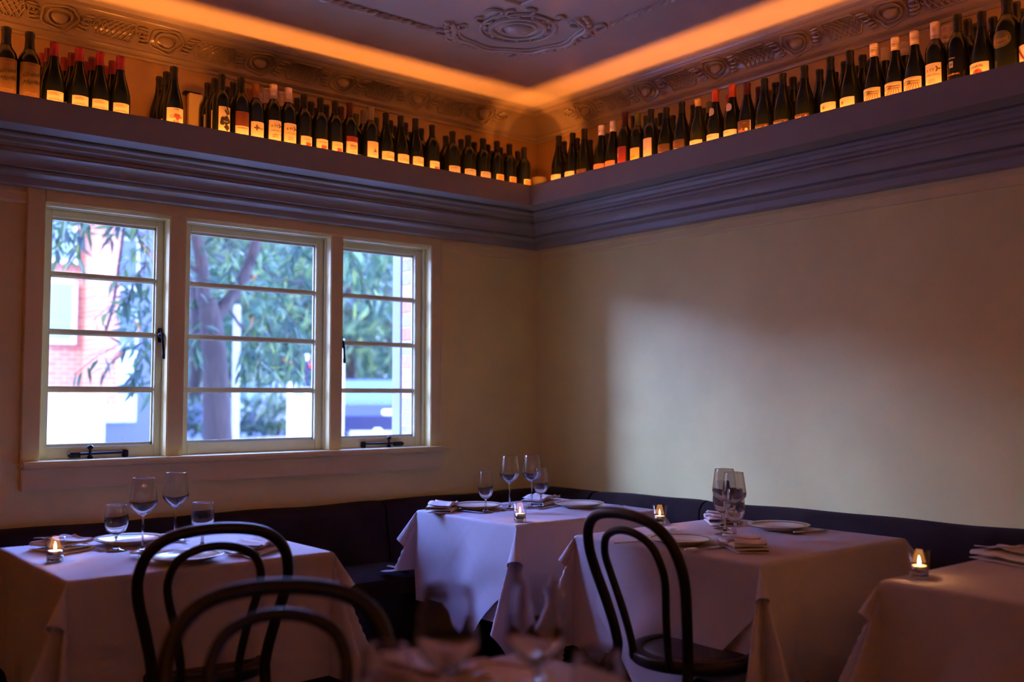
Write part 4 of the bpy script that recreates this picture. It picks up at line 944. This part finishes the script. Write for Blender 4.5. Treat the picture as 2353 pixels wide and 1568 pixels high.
# ------------------------------------------------------------------ cutlery
def bar(b, pts, ws, t=.0022):
    """flat bar along points (y, z) with widths ws"""
    V = []; Fc = []
    for (y, z), w in zip(pts, ws): V += [(-w / 2, y, z), (w / 2, y, z), (w / 2, y, z + t), (-w / 2, y, z + t)]
    for i in range(len(pts) - 1):
        for j in range(4): Fc.append((4 * i + j, 4 * i + (j + 1) % 4, 4 * i + 4 + (j + 1) % 4, 4 * i + 4 + j))
    Fc += [(3, 2, 1, 0), tuple(4 * (len(pts) - 1) + j for j in range(4))]
    return b.add(V, Fc)
CUT = {}
def cutlery(kind, loc, rz, label):
    if kind not in CUT:
        b = B(); c = None
        if kind == 'fork':
            bar(b, [(-.10, .001), (-.08, .002), (-.03, .003), (.01, .006), (.03, .008), (.042, .007)], [.016, .018, .009, .006, .008, .022])
            c = B()
            for x in (-.0088, -.0030, .0030, .0088):
                k = len(c.V); bar(c, [(.040, .007), (.06, .004), (.08, .003), (.097, .005)], [.0038, .0036, .0034, .0018]); c.V[k:] = [(v[0] + x, v[1], v[2]) for v in c.V[k:]]
            nm = ('handle', 'tines')
        elif kind == 'knife':
            bar(b, [(-.115, .001), (-.10, .001), (-.02, .001), (.0, .001)], [.014, .017, .012, .010], .005); c = bar(B(), [(.0, .002), (.02, .002), (.09, .0015), (.115, .001)], [.014, .018, .017, .003], .0016); nm = ('handle', 'blade')
        else:
            bar(b, [(-.10, .001), (-.08, .002), (-.02, .004), (.03, .007), (.045, .007)], [.016, .018, .008, .006, .008]); c = B().ball((0, .072, .009), .020, .030, .005, 14, 8); nm = ('handle', 'bowl')
        h = b.obj(nm[0], M['steel'], bevel=.0006, segs=1); k = c.obj(nm[1], M['steel'], smooth=(kind == 'spoon')); CUT[kind] = ((nm[0], h.data), (nm[1], k.data)); bpy.data.objects.remove(h); bpy.data.objects.remove(k)
    e = empty(f'table_{kind}', loc, rz); tag(e, label, kind, 'table cutlery')
    for n, me in CUT[kind]: link(n, me, None, e)
def along(p, q): # heading for an item whose tip points from p to q (photo pixels)
    a, b_ = at(*p, 2, TT), at(*q, 2, TT); return math.atan2(b_[1] - a[1], b_[0] - a[0]) - PI / 2
cutlery('fork', on(322, 1290), along((345, 1306), (300, 1276)), 'steel fork lying before the wine glass below the first casement')
cutlery('knife', on(548, 1276), along((580, 1284), (505, 1262)), 'steel knife beside the napkin inside the chair hoop')
cutlery('knife', on(212, 1258), along((232, 1268), (180, 1248)), 'steel knife poking from under the candlelit napkin')
cutlery('fork', on(395, 1242), along((375, 1232), (425, 1240)), 'steel fork behind the plate below the first casement')
cutlery('knife', on(1065, 1176), along((1090, 1178), (1030, 1172)), 'steel knife sticking out of the napkin on the corner table')
cutlery('fork', on(1185, 1160), along((1150, 1162), (1200, 1156)), 'steel fork between glass and napkin on the corner table')
cutlery('knife', on(1265, 1166), along((1245, 1170), (1285, 1163)), 'steel knife under the bench-side napkin of the corner table')
cutlery('fork', on(1398, 1168), along((1370, 1170), (1425, 1166)), 'steel fork past the plate nearest the plain wall')
cutlery('fork', on(1535, 1226), along((1500, 1246), (1548, 1218)), 'steel fork beyond the plate behind the second chair hoop')
cutlery('knife', on(1480, 1246), along((1450, 1248), (1510, 1244)), 'steel knife seen through the second bentwood chair hoop')
cutlery('spoon', on(1622, 1264), along((1640, 1262), (1600, 1268)), 'steel spoon poking from the near folded napkin')
cutlery('spoon', on(1862, 1224), along((1900, 1218), (1832, 1228)), 'steel spoon beside the plate beyond the glass cluster')
cutlery('knife', ahead(1210, 1.72, TT), .5, 'blurred steel knife on the foreground table')

# ------------------------------------------------------------------ bentwood chairs
def make_chair():
    e = empty('bentwood_chair')
    half = [(.185, -.285, 0), (.172, -.230, .20), (.158, -.190, .43), (.160, -.190, .50), (.180, -.212, .60), (.203, -.240, .70), (.205, -.262, .77), (.180, -.283, .835), (.115, -.298, .878), (0, -.303, .892)]
    full = half + [(-x, y, z) for x, y, z in half[-2::-1]]
    pts = spline(full, 5); B().tube(pts, [.0165 if p.z > .02 else .0135 for p in pts], 12).obj('outer_back_hoop', M['blackwood'], e, True)
    ih = [(.080, -.186, .440), (.082, -.196, .50), (.100, -.218, .60), (.124, -.243, .70), (.126, -.262, .755), (.105, -.277, .805), (.06, -.286, .832), (0, -.289, .842)]
    fi = ih + [(-x, y, z) for x, y, z in ih[-2::-1]]
    B().tube(spline(fi, 5), .0122, 12).obj('inner_back_hoop', M['blackwood'], e, True)
    B().lathe([(.165, .428), (.200, .428), (.206, .436), (.206, .456), (.199, .464), (.168, .464), (.165, .458), (.165, .428)], 40, cap=False, sy=1.02).obj('seat_ring', M['blackwood'], e, True)
    B().lathe([(0, .452), (.166, .452), (.166, .458), (.10, .456), (0, .455)], 36).obj('seat_panel', M['seatwood'], e, True)
    for s in (-1, 1):
        B().tube(spline([(s * .135, .125, .440), (s * .148, .150, .30), (s * .168, .190, .0)], 6), [.018] * 3 + [.0165] * 6 + [.0125] * 4, 12).obj('front_leg', M['blackwood'], e, True)
    B().tube([(.158 * math.cos(2 * PI * k / 28), .158 * math.sin(2 * PI * k / 28) - .02, .235) for k in range(28)], .0105, 8, True).obj('ring_stretcher', M['blackwood'], e, True)
    return e
ch = make_chair()
def seat_at(rear, head, dist): return (rear[0] + dist * math.cos(head), rear[1] + dist * math.sin(head), 0)
h1 = math.radians(76); r1 = at(500, 1536, 2, .46) - np.array([FWD[0], FWD[1], 0]) * .075; ch.location = seat_at(r1, h1, .19); ch.rotation_euler = (0, 0, h1 - PI / 2)
tag(ch, 'black bentwood chair with twin back hoops drawn up to the table below the first casement', 'chair', 'black bentwood chairs')
h3 = math.radians(-5); r3 = (at(1428, 1484, 2, .46) + at(1570, 1556, 2, .46)) / 2
c3 = copy_tree(ch, loc=seat_at(r3, h3, .19), rz=h3 - PI / 2); c3.scale = (1, 1, 1.02); tag(c3, 'black bentwood chair at the table before the plain wall', 'chair', 'black bentwood chairs')
h2 = math.radians(238); t2 = at(648, 1348, 2, .892)
c2 = copy_tree(ch, loc=seat_at(t2, h2, .303), rz=h2 - PI / 2); tag(c2, 'blurred black bentwood chair nearest the viewer', 'chair', 'black bentwood chairs')

# ------------------------------------------------------------------ pendant lamps added out of view as warm fill from behind
for k, (x, y) in enumerate(((-4.6, -5.6), (-2.9, -6.2))):
    e = empty('fill_pendant', (x, y, 2.05)); tag(e, ('unseen pendant lamp added for warm fill by the far left wall', 'unseen pendant lamp added for warm fill before the back wall')[k], 'lamp', 'added warm fill lamps')
    B().lathe([(.16, 0), (.158, .004), (.10, .10), (.03, .15), (.012, .16), (.012, .17)], 28, cap=False).obj('lamp_shade', M['brass'], e, True)
    B().tube([(0, 0, .165), (0, 0, ZC - 2.05)], .004, 6).obj('cord', M['blackwood'], e); B().ball((0, 0, .05), .035, n=14, m=10).obj('bulb', mat('fill_bulb', (1, .8, .5), .5, emit=FILL_COLOR, estr=20), e, True)
    ld = bpy.data.lights.new('fill_light', 'POINT'); lo = bpy.data.objects.new('fill_light', ld); COL.objects.link(lo); lo.parent = e; lo.location = (0, 0, -.01)
    ld.energy = FILL_POWER; ld.color = FILL_COLOR; ld.shadow_soft_size = .05
# ------------------------------------------------------------------ the street outside
GZ = 0.30
def grnd(x0, x1, y0, y1, z, m, nm, label):
    o = B().box(x0, x1, y0, y1, z - .2, z).obj(nm, m); struct(o, label, 'ground'); return o
M['pave'] = mat('pale_concrete', (0.32, 0.32, 0.33), .9, noise=.08, nscale=2); M['road'] = mat('sunlit_asphalt', (0.15, 0.15, 0.17), .9, noise=.1, nscale=3); M['lawn'] = mat('mown_grass', (0.05, 0.11, 0.035), .9, noise=.3, nscale=4)
grnd(-40, 60, .34, 7.0, GZ, M['pave'], 'footpath', 'pale concrete footpath outside the window')
grnd(-40, 80, 7.0, 17.0, GZ - .1, M['road'], 'road', 'sunlit street beyond the footpath')
grnd(-40, 80, 17.0, 24.0, GZ, M['pave'], 'far_footpath', 'pale paved verge across the street')
grnd(-40, 120, 24.0, 110, GZ + .02, M['lawn'], 'park_ground', 'green park ground across the street')
# brick building
def brick_mat():
    m = bpy.data.materials.new('orange_brickwork'); m.use_nodes = True; N, L = m.node_tree.nodes, m.node_tree.links; p = N['Principled BSDF']; p.inputs['Roughness'].default_value = .85
    t = N.new('ShaderNodeTexBrick'); t.inputs['Color1'].default_value = (0.36, 0.09, 0.04, 1); t.inputs['Color2'].default_value = (0.42, 0.13, 0.06, 1); t.inputs['Mortar'].default_value = (0.34, 0.22, 0.17, 1)
    t.inputs['Scale'].default_value = 1; t.inputs['Brick Width'].default_value = .24; t.inputs['Row Height'].default_value = .086; t.inputs['Mortar Size'].default_value = .010
    tc = N.new('ShaderNodeTexCoord'); mp = N.new('ShaderNodeMapping'); mp.inputs['Rotation'].default_value = (PI / 2, 0, 0); L.new(tc.outputs['Object'], mp.inputs[0]); L.new(mp.outputs[0], t.inputs['Vector']); L.new(t.outputs[0], p.inputs['Base Color']); return m
M['brickw'] = brick_mat(); M['whitepaint'] = mat('white_painted_metal', (0.50, 0.51, 0.53), .5); M['bglass'] = mat('dark_reflective_glazing', (0.06, 0.10, 0.12), .08, coat=.5)
M['blind'] = mat('pale_green_blind', (0.12, 0.18, 0.16), .6, noise=.15, nscale=.6)
YB = 14.0
def bx(px): return at(px, 780, 1, YB)[0]
def bz(py, px=200): return at(px, py, 1, YB)[2]
bd = empty('brick_building', (bx(240), YB, GZ)); tag(bd, 'orange brick building with white-framed windows across the street', 'building')
def bobj(b, nm, m, par=None, bevel=0):
    o = b.obj(nm, m, par or bd, bevel=bevel)
    if par is None: o.location = -bd.location
    return o
xl, xp0, xp1, xr = -12.0, bx(218), bx(272), bx(430)
bobj(B().box(xl, xp0, YB + .7, YB + 6, bz(905), 11), 'wall', M['brickw'])
bobj(B().box(xp0, xp1, YB, YB + 6, bz(940), 11.3), 'pier', M['brickw'])
bobj(B().box(xp1, xr, YB + .9, YB + 6, GZ, 10.5), 'wall', mat('blue_grey_cladding', (0.09, 0.10, 0.13), .7))
bobj(B().box(xl, xp0 + .2, YB + .4, YB + 6, GZ, bz(905)), 'base_wall', M['whitepaint'])
for (a, c, z0, z1) in ((bx(60), bx(198), bz(788), bz(640)), (bx(60), bx(198), bz(600), bz(470))):
    f = bobj(B().box(a, c, YB + .60, YB + .75, z0, z1), 'window', M['whitepaint']); 
    B().box(a + .06, c - .10, YB + .57, YB + .62, z0 + .10, z1 - .05).obj('pane', M['blind'], f)
for (a, c, z0, z1) in ((bx(278), bx(352), bz(885), bz(690)), (bx(278), bx(352), bz(650), bz(520)), (bx(278), bx(352), bz(975), bz(905))):
    f = bobj(B().box(a, c, YB + .82, YB + .95, z0, z1), 'window', M['whitepaint']); B().box(a + .05, c - .05, YB + .79, YB + .86, z0 + .08, z1 - .05).obj('pane', M['bglass'], f)
# blocks added to shut out sky light, leaving one gap at the street end
for nm, x0, x1, y0, y1, h, lab in (('gap_side_blocker', -30, -9.0, .4, 5.6, 9.0, 'added block on the same side of the street, bounding the sky gap'), ('street_end_blocker', 26, 60, .4, 22, 13, 'added block closing the street end to shut out sky'), ('park_side_blocker', -4, 75, 56, 70, 19, 'long block added behind the park trees to shut out sky'), ('horizon_blocker', -44, -24, 22, 34, 7.0, 'low block added in the street gap to cut horizon light'), ('overhead_blocker', -30, 26, -9, .24, 10, 'block added above the restaurant to shade the street')):
    e = empty(nm, ((x0 + x1) / 2, (y0 + y1) / 2, GZ if nm != 'overhead_blocker' else 3.15)); tag(e, lab, 'building'); hx, hy_ = (x1 - x0) / 2, (y1 - y0) / 2
    B().box(-hx, hx, -hy_, hy_, -.1, h).obj('wall', mat(nm + '_render', (0.42, 0.38, 0.36), .9, noise=.1, nscale=1), e); B().box(-hx - .2, hx + .2, -hy_ - .2, hy_ + .2, h, h + .3).obj('parapet', M['road'], e)
# white slatted screen
YF = 6.0
fx0, fx1 = at(30, 960, 1, YF)[0], at(238, 960, 1, YF)[0]; fz1 = at(200, 915, 1, YF)[2]
fe = empty('slatted_screen', ((fx0 + fx1) / 2, YF, GZ)); tag(fe, 'white horizontal-slat screen on the footpath', 'fence')
w_ = (fx1 - fx0) / 2; sl = None; z = .04
while GZ + z < fz1:
    if sl is None: sl = B().box(-w_, w_, -.012, .012, 0, .040).obj('slat', M['whitepaint'], fe); o = sl
    else: o = link('slat', sl.data, None, fe)
    o.location = (0, 0, z); z += .056
for x in (-w_, 0, w_): B().box(x - .02, x + .02, .012, .045, 0, z).obj('post', M['whitepaint'], fe)

# ------------------------------------------------------------------ leaves
LV, LF = [(0, 0, 0), (.28, .10, .010), (.30, 0, -.012), (.28, -.10, .010), (.62, .085, -.02), (.64, 0, -.05), (.62, -.085, -.02), (1, 0, -.13)], [(0, 2, 1), (0, 3, 2), (1, 2, 5, 4), (2, 3, 6, 5), (4, 5, 7), (5, 6, 7)]
LEAFM = [mat(f'leaf_green_{i}', c, .5, transl=.35) for i, c in enumerate(((0.012, 0.034, 0.014), (0.024, 0.062, 0.018), (0.050, 0.095, 0.02), (0.11, 0.15, 0.022), (0.26, 0.08, 0.015)))]
leafme = []
for m_ in LEAFM:
    o = mesh('leaf', LV, LF, m_); leafme.append(o.data); bpy.data.objects.remove(o)
def leaf_cloud(C_, D_, S_, m_weights, name, parent, mats=None):
    """many leaves as one mesh: centres, directions, sizes"""
    n = len(C_); base = np.array(LV); V = np.zeros((n, 8, 3))
    d = D_ / np.linalg.norm(D_, axis=1)[:, None]; r = RNG.normal(size=(n, 3)); s = np.cross(d, r); s /= np.linalg.norm(s, axis=1)[:, None]; u = np.cross(s, d)
    for k in range(8): V[:, k] = C_ + S_[:, None] * (d * base[k, 0] + s * base[k, 1] + u * base[k, 2])
    Fc = [tuple(8 * i + q for q in f) for i in range(n) for f in LF]
    o = mesh(name, V.reshape(-1, 3), Fc, None, parent)
    mats = mats or LEAFM
    for mm in mats: o.data.materials.append(mm)
    idx = np.repeat(RNG.choice(len(mats), n, p=m_weights), len(LF)); o.data.polygons.foreach_set('material_index', idx.astype(np.int32)); o['kind'] = 'stuff'
    return o
# ------------------------------------------------------------------ the street tree
YT = 5.0
tp = lambda px, py, y=YT: Vector(at(px, py, 1, y))
base = Vector((tp(497, 1000).x, YT, GZ))
tree = empty('street_tree', base); tag(tree, 'street tree with forked brown trunk outside the middle casement', 'tree')
M['bark'] = mat('brown_bark', (0.012, 0.006, 0.003), .9, color2=(0.030, 0.017, 0.010), nscale=5, stretch=(6, 6, 1.2), bump=.6, bscale=14)
def tob(b, nm, m): o = b.obj(nm, m, tree, True); o.location = -base; return o
tr = spline([base + Vector((.03, 0, -.05)), tp(500, 1000), tp(496, 880), tp(490, 790), tp(482, 725), tp(476, 690)], 6)
tob(B().tube(tr, [.15 - .06 * i / len(tr) for i in range(len(tr))], 14), 'trunk', M['bark'])
lb = spline([tp(482, 735), tp(468, 680), tp(464, 610), tp(450, 530), tp(440, 440, 5.2), tp(470, 250, 5.4), tp(520, 50, 5.6)], 5); tob(B().tube(lb, [.075 - .045 * i / len(lb) for i in range(len(lb))], 12), 'branch', M['bark'])
rb = spline([tp(486, 742), tp(512, 708), tp(540, 672), tp(566, 622), tp(588, 560), tp(620, 450), tp(690, 280, 5.2), tp(760, 100, 5.4)], 5); tob(B().tube(rb, [.075 - .045 * i / len(rb) for i in range(len(rb))], 12), 'branch', M['bark'])
tw = [[(440, 540), (380, 480), (300, 420), (220, 400)], [(590, 560), (660, 480), (740, 430), (860, 430)], [(585, 600), (640, 640), (690, 650)], [(465, 640), (420, 600), (350, 600), (310, 640)], [(300, 430), (280, 560), (260, 700), (240, 770)], [(520, 700), (560, 760), (600, 800)]]
for t in tw:
    tob(B().tube(spline([tp(*q) for q in t], 4), .014, 6), 'twig', M['bark'])
# hanging sprays of leaves: the nearest as single leaves, the rest as one mass
sprays = [(150, 470, 150, 560), (120, 490, 130, 600), (175, 480, 185, 600), (310, 470, 320, 560), (345, 500, 330, 640), (290, 480, 250, 560), (320, 620, 290, 700), (345, 650, 300, 750), (300, 680, 215, 735), (340, 740, 320, 830), (310, 770, 235, 860), (280, 790, 170, 862), (345, 800, 300, 880), (215, 500, 160, 600), (330, 560, 260, 650),
          (560, 800, 560, 870), (620, 780, 640, 880), (660, 760, 680, 860), (600, 820, 590, 890), (700, 640, 660, 720), (690, 560, 650, 640), (610, 600, 640, 690), (560, 760, 600, 840), (640, 690, 690, 770), (600, 700, 620, 770), (520, 560, 540, 640), (700, 790, 690, 850), (800, 560, 820, 640), (850, 570, 860, 680), (890, 560, 880, 720), (820, 620, 850, 700), (640, 870, 610, 950), (460, 760, 445, 820)]
nl = 0; far_c, far_d, far_s = [], [], []
for (x0, y0, x1, y1) in sprays:
    yy = YT + random.uniform(-1.6, .4); p, q = tp(x0, y0, yy), tp(x1, y1, yy); n = 9
    tob(B().tube([p, (p + q) / 2 + Vector((0, 0, .03)), q], .004, 5), 'twig', M['bark'])
    for k in range(n):
        f = (k + .5) / n; c = p.lerp(q, f); d = (q - p).normalized() * .6 + Vector((random.uniform(-1, 1), random.uniform(-1, 1), random.uniform(-1.1, .2)))
        o = link('leaf', leafme[random.choices(range(5), (.42, .34, .15, .06, .03))[0]], None, tree); nl += 1
        s = random.uniform(.15, .24); o.scale = (s, s, s); o.location = c - base
        o.rotation_euler = d.to_track_quat('X', 'Z').to_euler()
def cloud(n, boxes, yr, smin, smax, w):
    C_, D_, S_ = [], [], []
    for _ in range(n):
        (x0, x1, y0, y1) = random.choices(boxes, [max(1, (b[1] - b[0]) * (b[3] - b[2])) for b in boxes])[0]
        C_.append(tp(random.uniform(x0, x1), random.uniform(y0, y1), random.uniform(*yr))); D_.append((random.gauss(0, 1), random.gauss(0, 1), random.gauss(-.6, .7))); S_.append(random.uniform(smin, smax))
    return np.array(C_), np.array(D_), np.array(S_)
c_, d_, s_ = cloud(1500, [(90, 200, 300, 600), (180, 360, 300, 540), (280, 360, 560, 900), (430, 730, 300, 690), (560, 730, 690, 880), (780, 915, 300, 700), (430, 480, 690, 760), (360, 430, 200, 600)], (YT - .6, YT + 2.4), .13, .24, None)
o = leaf_cloud(c_ - np.array(base), d_, s_, (.44, .34, .14, .06, .02), 'foliage', tree)
c_, d_, s_ = cloud(1500, [(100, 950, -500, 300)], (YT - 1, YT + 3.0), .16, .26, None)
o = leaf_cloud(c_ - np.array(base), d_, s_, (.44, .34, .14, .06, .02), 'foliage', tree)
# ------------------------------------------------------------------ trees across the street
FARM = [mat(f'far_leaf_{i}', c, .6, transl=.3) for i, c in enumerate(((0.022, 0.058, 0.030), (0.040, 0.09, 0.04), (0.075, 0.14, 0.05), (0.14, 0.20, 0.055)))]
def far_tree(px, y, h, rad, label, zc=None, n=900):
    x = at(px, 912, 1, y)[0]; e = empty('park_tree', (x, y, GZ)); tag(e, label, 'tree', 'trees across the street')
    B().tube(spline([(0, 0, 0), (.1, 0, h * .3), (-.05, 0, h * .6)], 5), [.22 - .01 * i for i in range(11)], 10).obj('trunk', M['bark'], e, True)
    v = RNG.normal(size=(n, 3)); v /= np.linalg.norm(v, axis=1)[:, None]; r = RNG.uniform(.55, 1.0, n) ** .5
    lump = 1 + .25 * np.sin(v[:, 0] * 5 + px) * np.cos(v[:, 2] * 4)
    C_ = v * (r * lump)[:, None] * np.array([rad, rad, h * .42]) + np.array([0, 0, h * .58]); C_ = C_[C_[:, 2] > .7]
    leaf_cloud(C_, v[:len(C_)] + RNG.normal(size=(len(C_), 3)) * .8, RNG.uniform(.45, .9, len(C_)) * rad / 3.2, (.3, .3, .25, .15), 'foliage', e, FARM)
far_tree(300, 27, 7.5, 2.6, 'green park tree beyond the brick building corner')
far_tree(440, 24, 8.0, 3.0, 'pale green park tree behind the forked trunk')
far_tree(560, 30, 9.5, 3.6, 'tall park tree seen right of the forked trunk')
far_tree(690, 26, 8.5, 3.2, 'rounded park tree at the edge of the middle casement')
far_tree(800, 24, 7.6, 2.8, 'bushy park tree in the narrow casement')
far_tree(890, 30, 9.0, 3.2, 'yellow-green park tree beside the corner strip')
far_tree(960, 22, 8.5, 3.0, 'park tree hidden partly by the brick reveal')
far_tree(620, 44, 13.0, 6.0, 'large distant tree behind the other park trees', n=700)
far_tree(480, 48, 13.0, 6.0, 'distant tree behind the pale green one', n=700)
far_tree(820, 46, 13.0, 6.0, 'distant tree behind the narrow casement', n=700)
far_tree(370, 38, 12.0, 5.0, 'distant tree above the brick building corner', n=1300)
far_tree(540, 36, 12.5, 4.6, 'dense tree straight behind the forked trunk', n=1500)
far_tree(650, 34, 12.0, 4.4, 'dense tree behind the rounded park tree', n=1500)
far_tree(740, 37, 12.5, 4.8, 'dense tree behind the second mullion', n=1500)
far_tree(850, 38, 12.5, 4.8, 'dense tree behind the bushy park tree', n=1500)
far_tree(930, 40, 12.5, 5.0, 'dense tree beyond the brick reveal', n=1300)
for k, (px, w) in enumerate(((300, 1.3), (350, 1.0), (445, 1.0), (575, 1.0), (640, 1.3), (690, 1.0))):
    e = empty('verge_shrub', (at(px, 950, 1, 18.2)[0], 18.2, GZ)); n = 420; v = RNG.normal(size=(n, 3)); v /= np.linalg.norm(v, axis=1)[:, None]
    tag(e, ('low shrub beside the brick building', 'low shrub before the first mullion', 'low shrub at the outer edge of the middle casement', 'low shrub just past the tree trunk', 'wide low shrub right of the trunk', 'low shrub next to the white cabinet')[k], 'shrub', 'shrubs on the far verge')
    C_ = np.abs(v) * np.array([1, 1, 1]) ; C_ = v * np.array([w, .6, .42]) * RNG.uniform(.6, 1, n)[:, None] + np.array([0, 0, .45]); C_[:, 2] = np.maximum(C_[:, 2], .05)
    leaf_cloud(C_, v + RNG.normal(size=(n, 3)) * .6, RNG.uniform(.16, .3, n), (.3, .3, .25, .15), 'foliage', e, FARM); B().tube([(0, 0, -.02), (.05, 0, .3)], .03, 6).obj('stem', M['bark'], e)
# hedge
hx0, hx1, hy = at(380, 930, 1, 34)[0], at(960, 930, 1, 34)[0], 34
C_ = np.c_[RNG.uniform(hx0, hx1, 1200), RNG.uniform(hy - .7, hy + .7, 1200), RNG.uniform(GZ, GZ + 1.25, 1200)]
o = leaf_cloud(C_ - np.array([(hx0 + hx1) / 2, hy, GZ]), RNG.normal(size=(1200, 3)), RNG.uniform(.4, .7, 1200), (.9, .1), 'hedge', None, [mat('hedge_dark', (0.02, 0.03, 0.04), .7), FARM[0]])
o.location = ((hx0 + hx1) / 2, hy, GZ); del o['kind']; tag(o, 'dark clipped hedge along the far side of the park', 'hedge', kind='stuff')
# posts, signals, bollard, cabinet
def post(px, y, r, pytop, m, nm, label, cat='post'):
    x = at(px, 950, 1, y)[0]; h = at(px, pytop, 1, y)[2] - GZ; o = B().lathe([(r * 1.5, 0), (r * 1.5, .04), (r, .06), (r, h - .03), (r * .7, h), (0, h + .004)], 16).obj(nm, m, smooth=True); o.location = (x, y, GZ - (.1 if 7 < y < 17 else 0)); o.scale = (1, 1, 1 + (.1 / h if 7 < y < 17 else 0)); tag(o, label, cat); return o
post(541, 6.2, .042, 700, mat('pale_grey_bark', (0.24, 0.22, 0.22), .8, noise=.15, nscale=4), 'pale_post', 'pale slender post just beside the tree trunk')
post(668, 15, .07, 880, M['whitepaint'], 'street_pole', 'thin grey pole across the street')
post(868, 9.0, .075, 984, M['whitepaint'], 'bollard', 'short white bollard seen low in the narrow casement', 'bollard')
post(782, 8.0, .05, 780, M['whitepaint'], 'sign_pole', 'white sign pole at the edge of the narrow casement')
M['sig'] = mat('signal_black', (0.02, 0.02, 0.04), .5)
def signal(px, y, py0, py1, label, lit):
    e = empty('traffic_signal', (at(px, 900, 1, y)[0], y, GZ - .1)); tag(e, label, 'traffic light'); z0, z1 = at(px, py1, 1, y)[2] - GZ + .1, at(px, py0, 1, y)[2] - GZ + .1
    B().lathe([(.05, 0), (.05, z1 + .1), (0, z1 + .12)], 12).obj('pole', M['whitepaint'], e, True); B().box(-.14, .14, -.16, -.05, z0, z1).obj('signal_head', M['sig'], e, bevel=.02)
    for k in range(3):
        zz = z1 - (z1 - z0) * (k + .5) / 3; o = B().lathe([(.085, 0), (.085, .02), (0, .03)], 16).obj('lens', (mat('red_lens', (.5, .03, .03), .3, emit=(1, .1, .06), estr=2) if k == 0 and lit else mat('dim_lens', (.02, .12, .10), .3)), e, True); o.location = (0, -.16, zz); o.rotation_euler = (PI / 2, 0, 0)
        B().lathe([(.095, 0), (.095, .10)], 16, cap=False).obj('visor', M['sig'], e, True); e.children[-1].location = (0, -.16, zz); e.children[-1].rotation_euler = (PI / 2, 0, 0)
signal(705, 13, 828, 890, 'traffic light at the edge of the middle casement', True); signal(800, 15, 915, 975, 'low pedestrian signal beside the dark parked car', True)
ca = empty('utility_cabinet', (at(712, 960, 1, 12)[0], 12, GZ - .1)); tag(ca, 'white street cabinet at the edge of the middle casement', 'cabinet')
B().box(-.22, .22, -.2, .2, 0, at(712, 905, 1, 12)[2] - GZ).obj('body', M['whitepaint'], ca, bevel=.02); B().box(-.26, .26, -.24, .24, at(712, 905, 1, 12)[2] - GZ, at(712, 905, 1, 12)[2] - GZ + .05).obj('cap', mat('cabinet_cap', (.3, .3, .34), .6), ca, bevel=.01); B().box(-.18, .18, -.21, -.2, .1, .9).obj('door', mat('cabinet_door', (.7, .72, .76), .5), ca)
# parked cars
def car(px, y, rz, color, label):
    e = empty('parked_car', (at(px, 950, 1, y)[0], y, GZ - .1), rz); tag(e, label, 'car', 'parked cars')
    pr_ = [(-2.1, .35), (-2.15, .65), (-2.0, .88), (-1.1, .95), (-.55, 1.42), (.9, 1.45), (1.6, 1.0), (2.05, .92), (2.15, .6), (2.1, .35)]
    V = []; Fc = []
    for s in (-.85, -.70, .70, .85):
        for x, z in pr_: V.append((x * (1 if abs(s) < .8 else .98), s * (1 - .12 * max(0, z - .9)), z if abs(s) > .8 else z + .02))
    n = len(pr_)
    for r in range(3):
        for k in range(n): Fc.append((r * n + k, r * n + (k + 1) % n, (r + 1) * n + (k + 1) % n, (r + 1) * n + k))
    Fc += [tuple(range(n - 1, -1, -1)), tuple(range(3 * n, 4 * n))]
    mesh('body', V, Fc, mat('car_paint', color, .25, coat=.8), e)
    gl = B()
    for s in (-1, 1): gl.add([(-1.0, s * .835, .99), (1.45, s * .835, 1.0), (.85, s * .80, 1.38), (-.52, s * .80, 1.36)], [(0, 1, 2, 3)])
    gl.add([(-1.14, -.66, .97), (-1.14, .66, .97), (-.60, .62, 1.41), (-.60, -.62, 1.41)], [(0, 1, 2, 3)]).add([(1.64, -.66, 1.01), (1.64, .66, 1.01), (.95, .62, 1.455), (.95, -.62, 1.455)], [(0, 1, 2, 3)])
    gl.obj('windows', M['bglass'], e)
    for x in (-1.35, 1.35):
        for s in (-.82, .82):
            w = B().lathe([(0, -.1), (.20, -.1), (.32, -.09), (.33, 0), (.32, .09), (.20, .1), (0, .1)], 20).obj('wheel', M['sig'], e, True); w.location = (x, s, .33); w.rotation_euler = (PI / 2, 0, 0)
    for s in (-.6, .6): B().box(2.08, 2.17, s - .14, s + .14, .68, .80).box(-2.17, -2.08, s - .14, s + .14, .68, .80).obj('lamp', M['whitepaint'], e, bevel=.02)
car(855, 15.0, .9, (0.012, 0.014, 0.035), 'dark blue parked car low in the narrow casement')
car(250, 21.4, .1, (0.12, 0.13, 0.16), 'white parked car beyond the brick building')
car(640, 21.6, .1, (0.22, 0.22, 0.23), 'pale parked car right of the forked trunk')
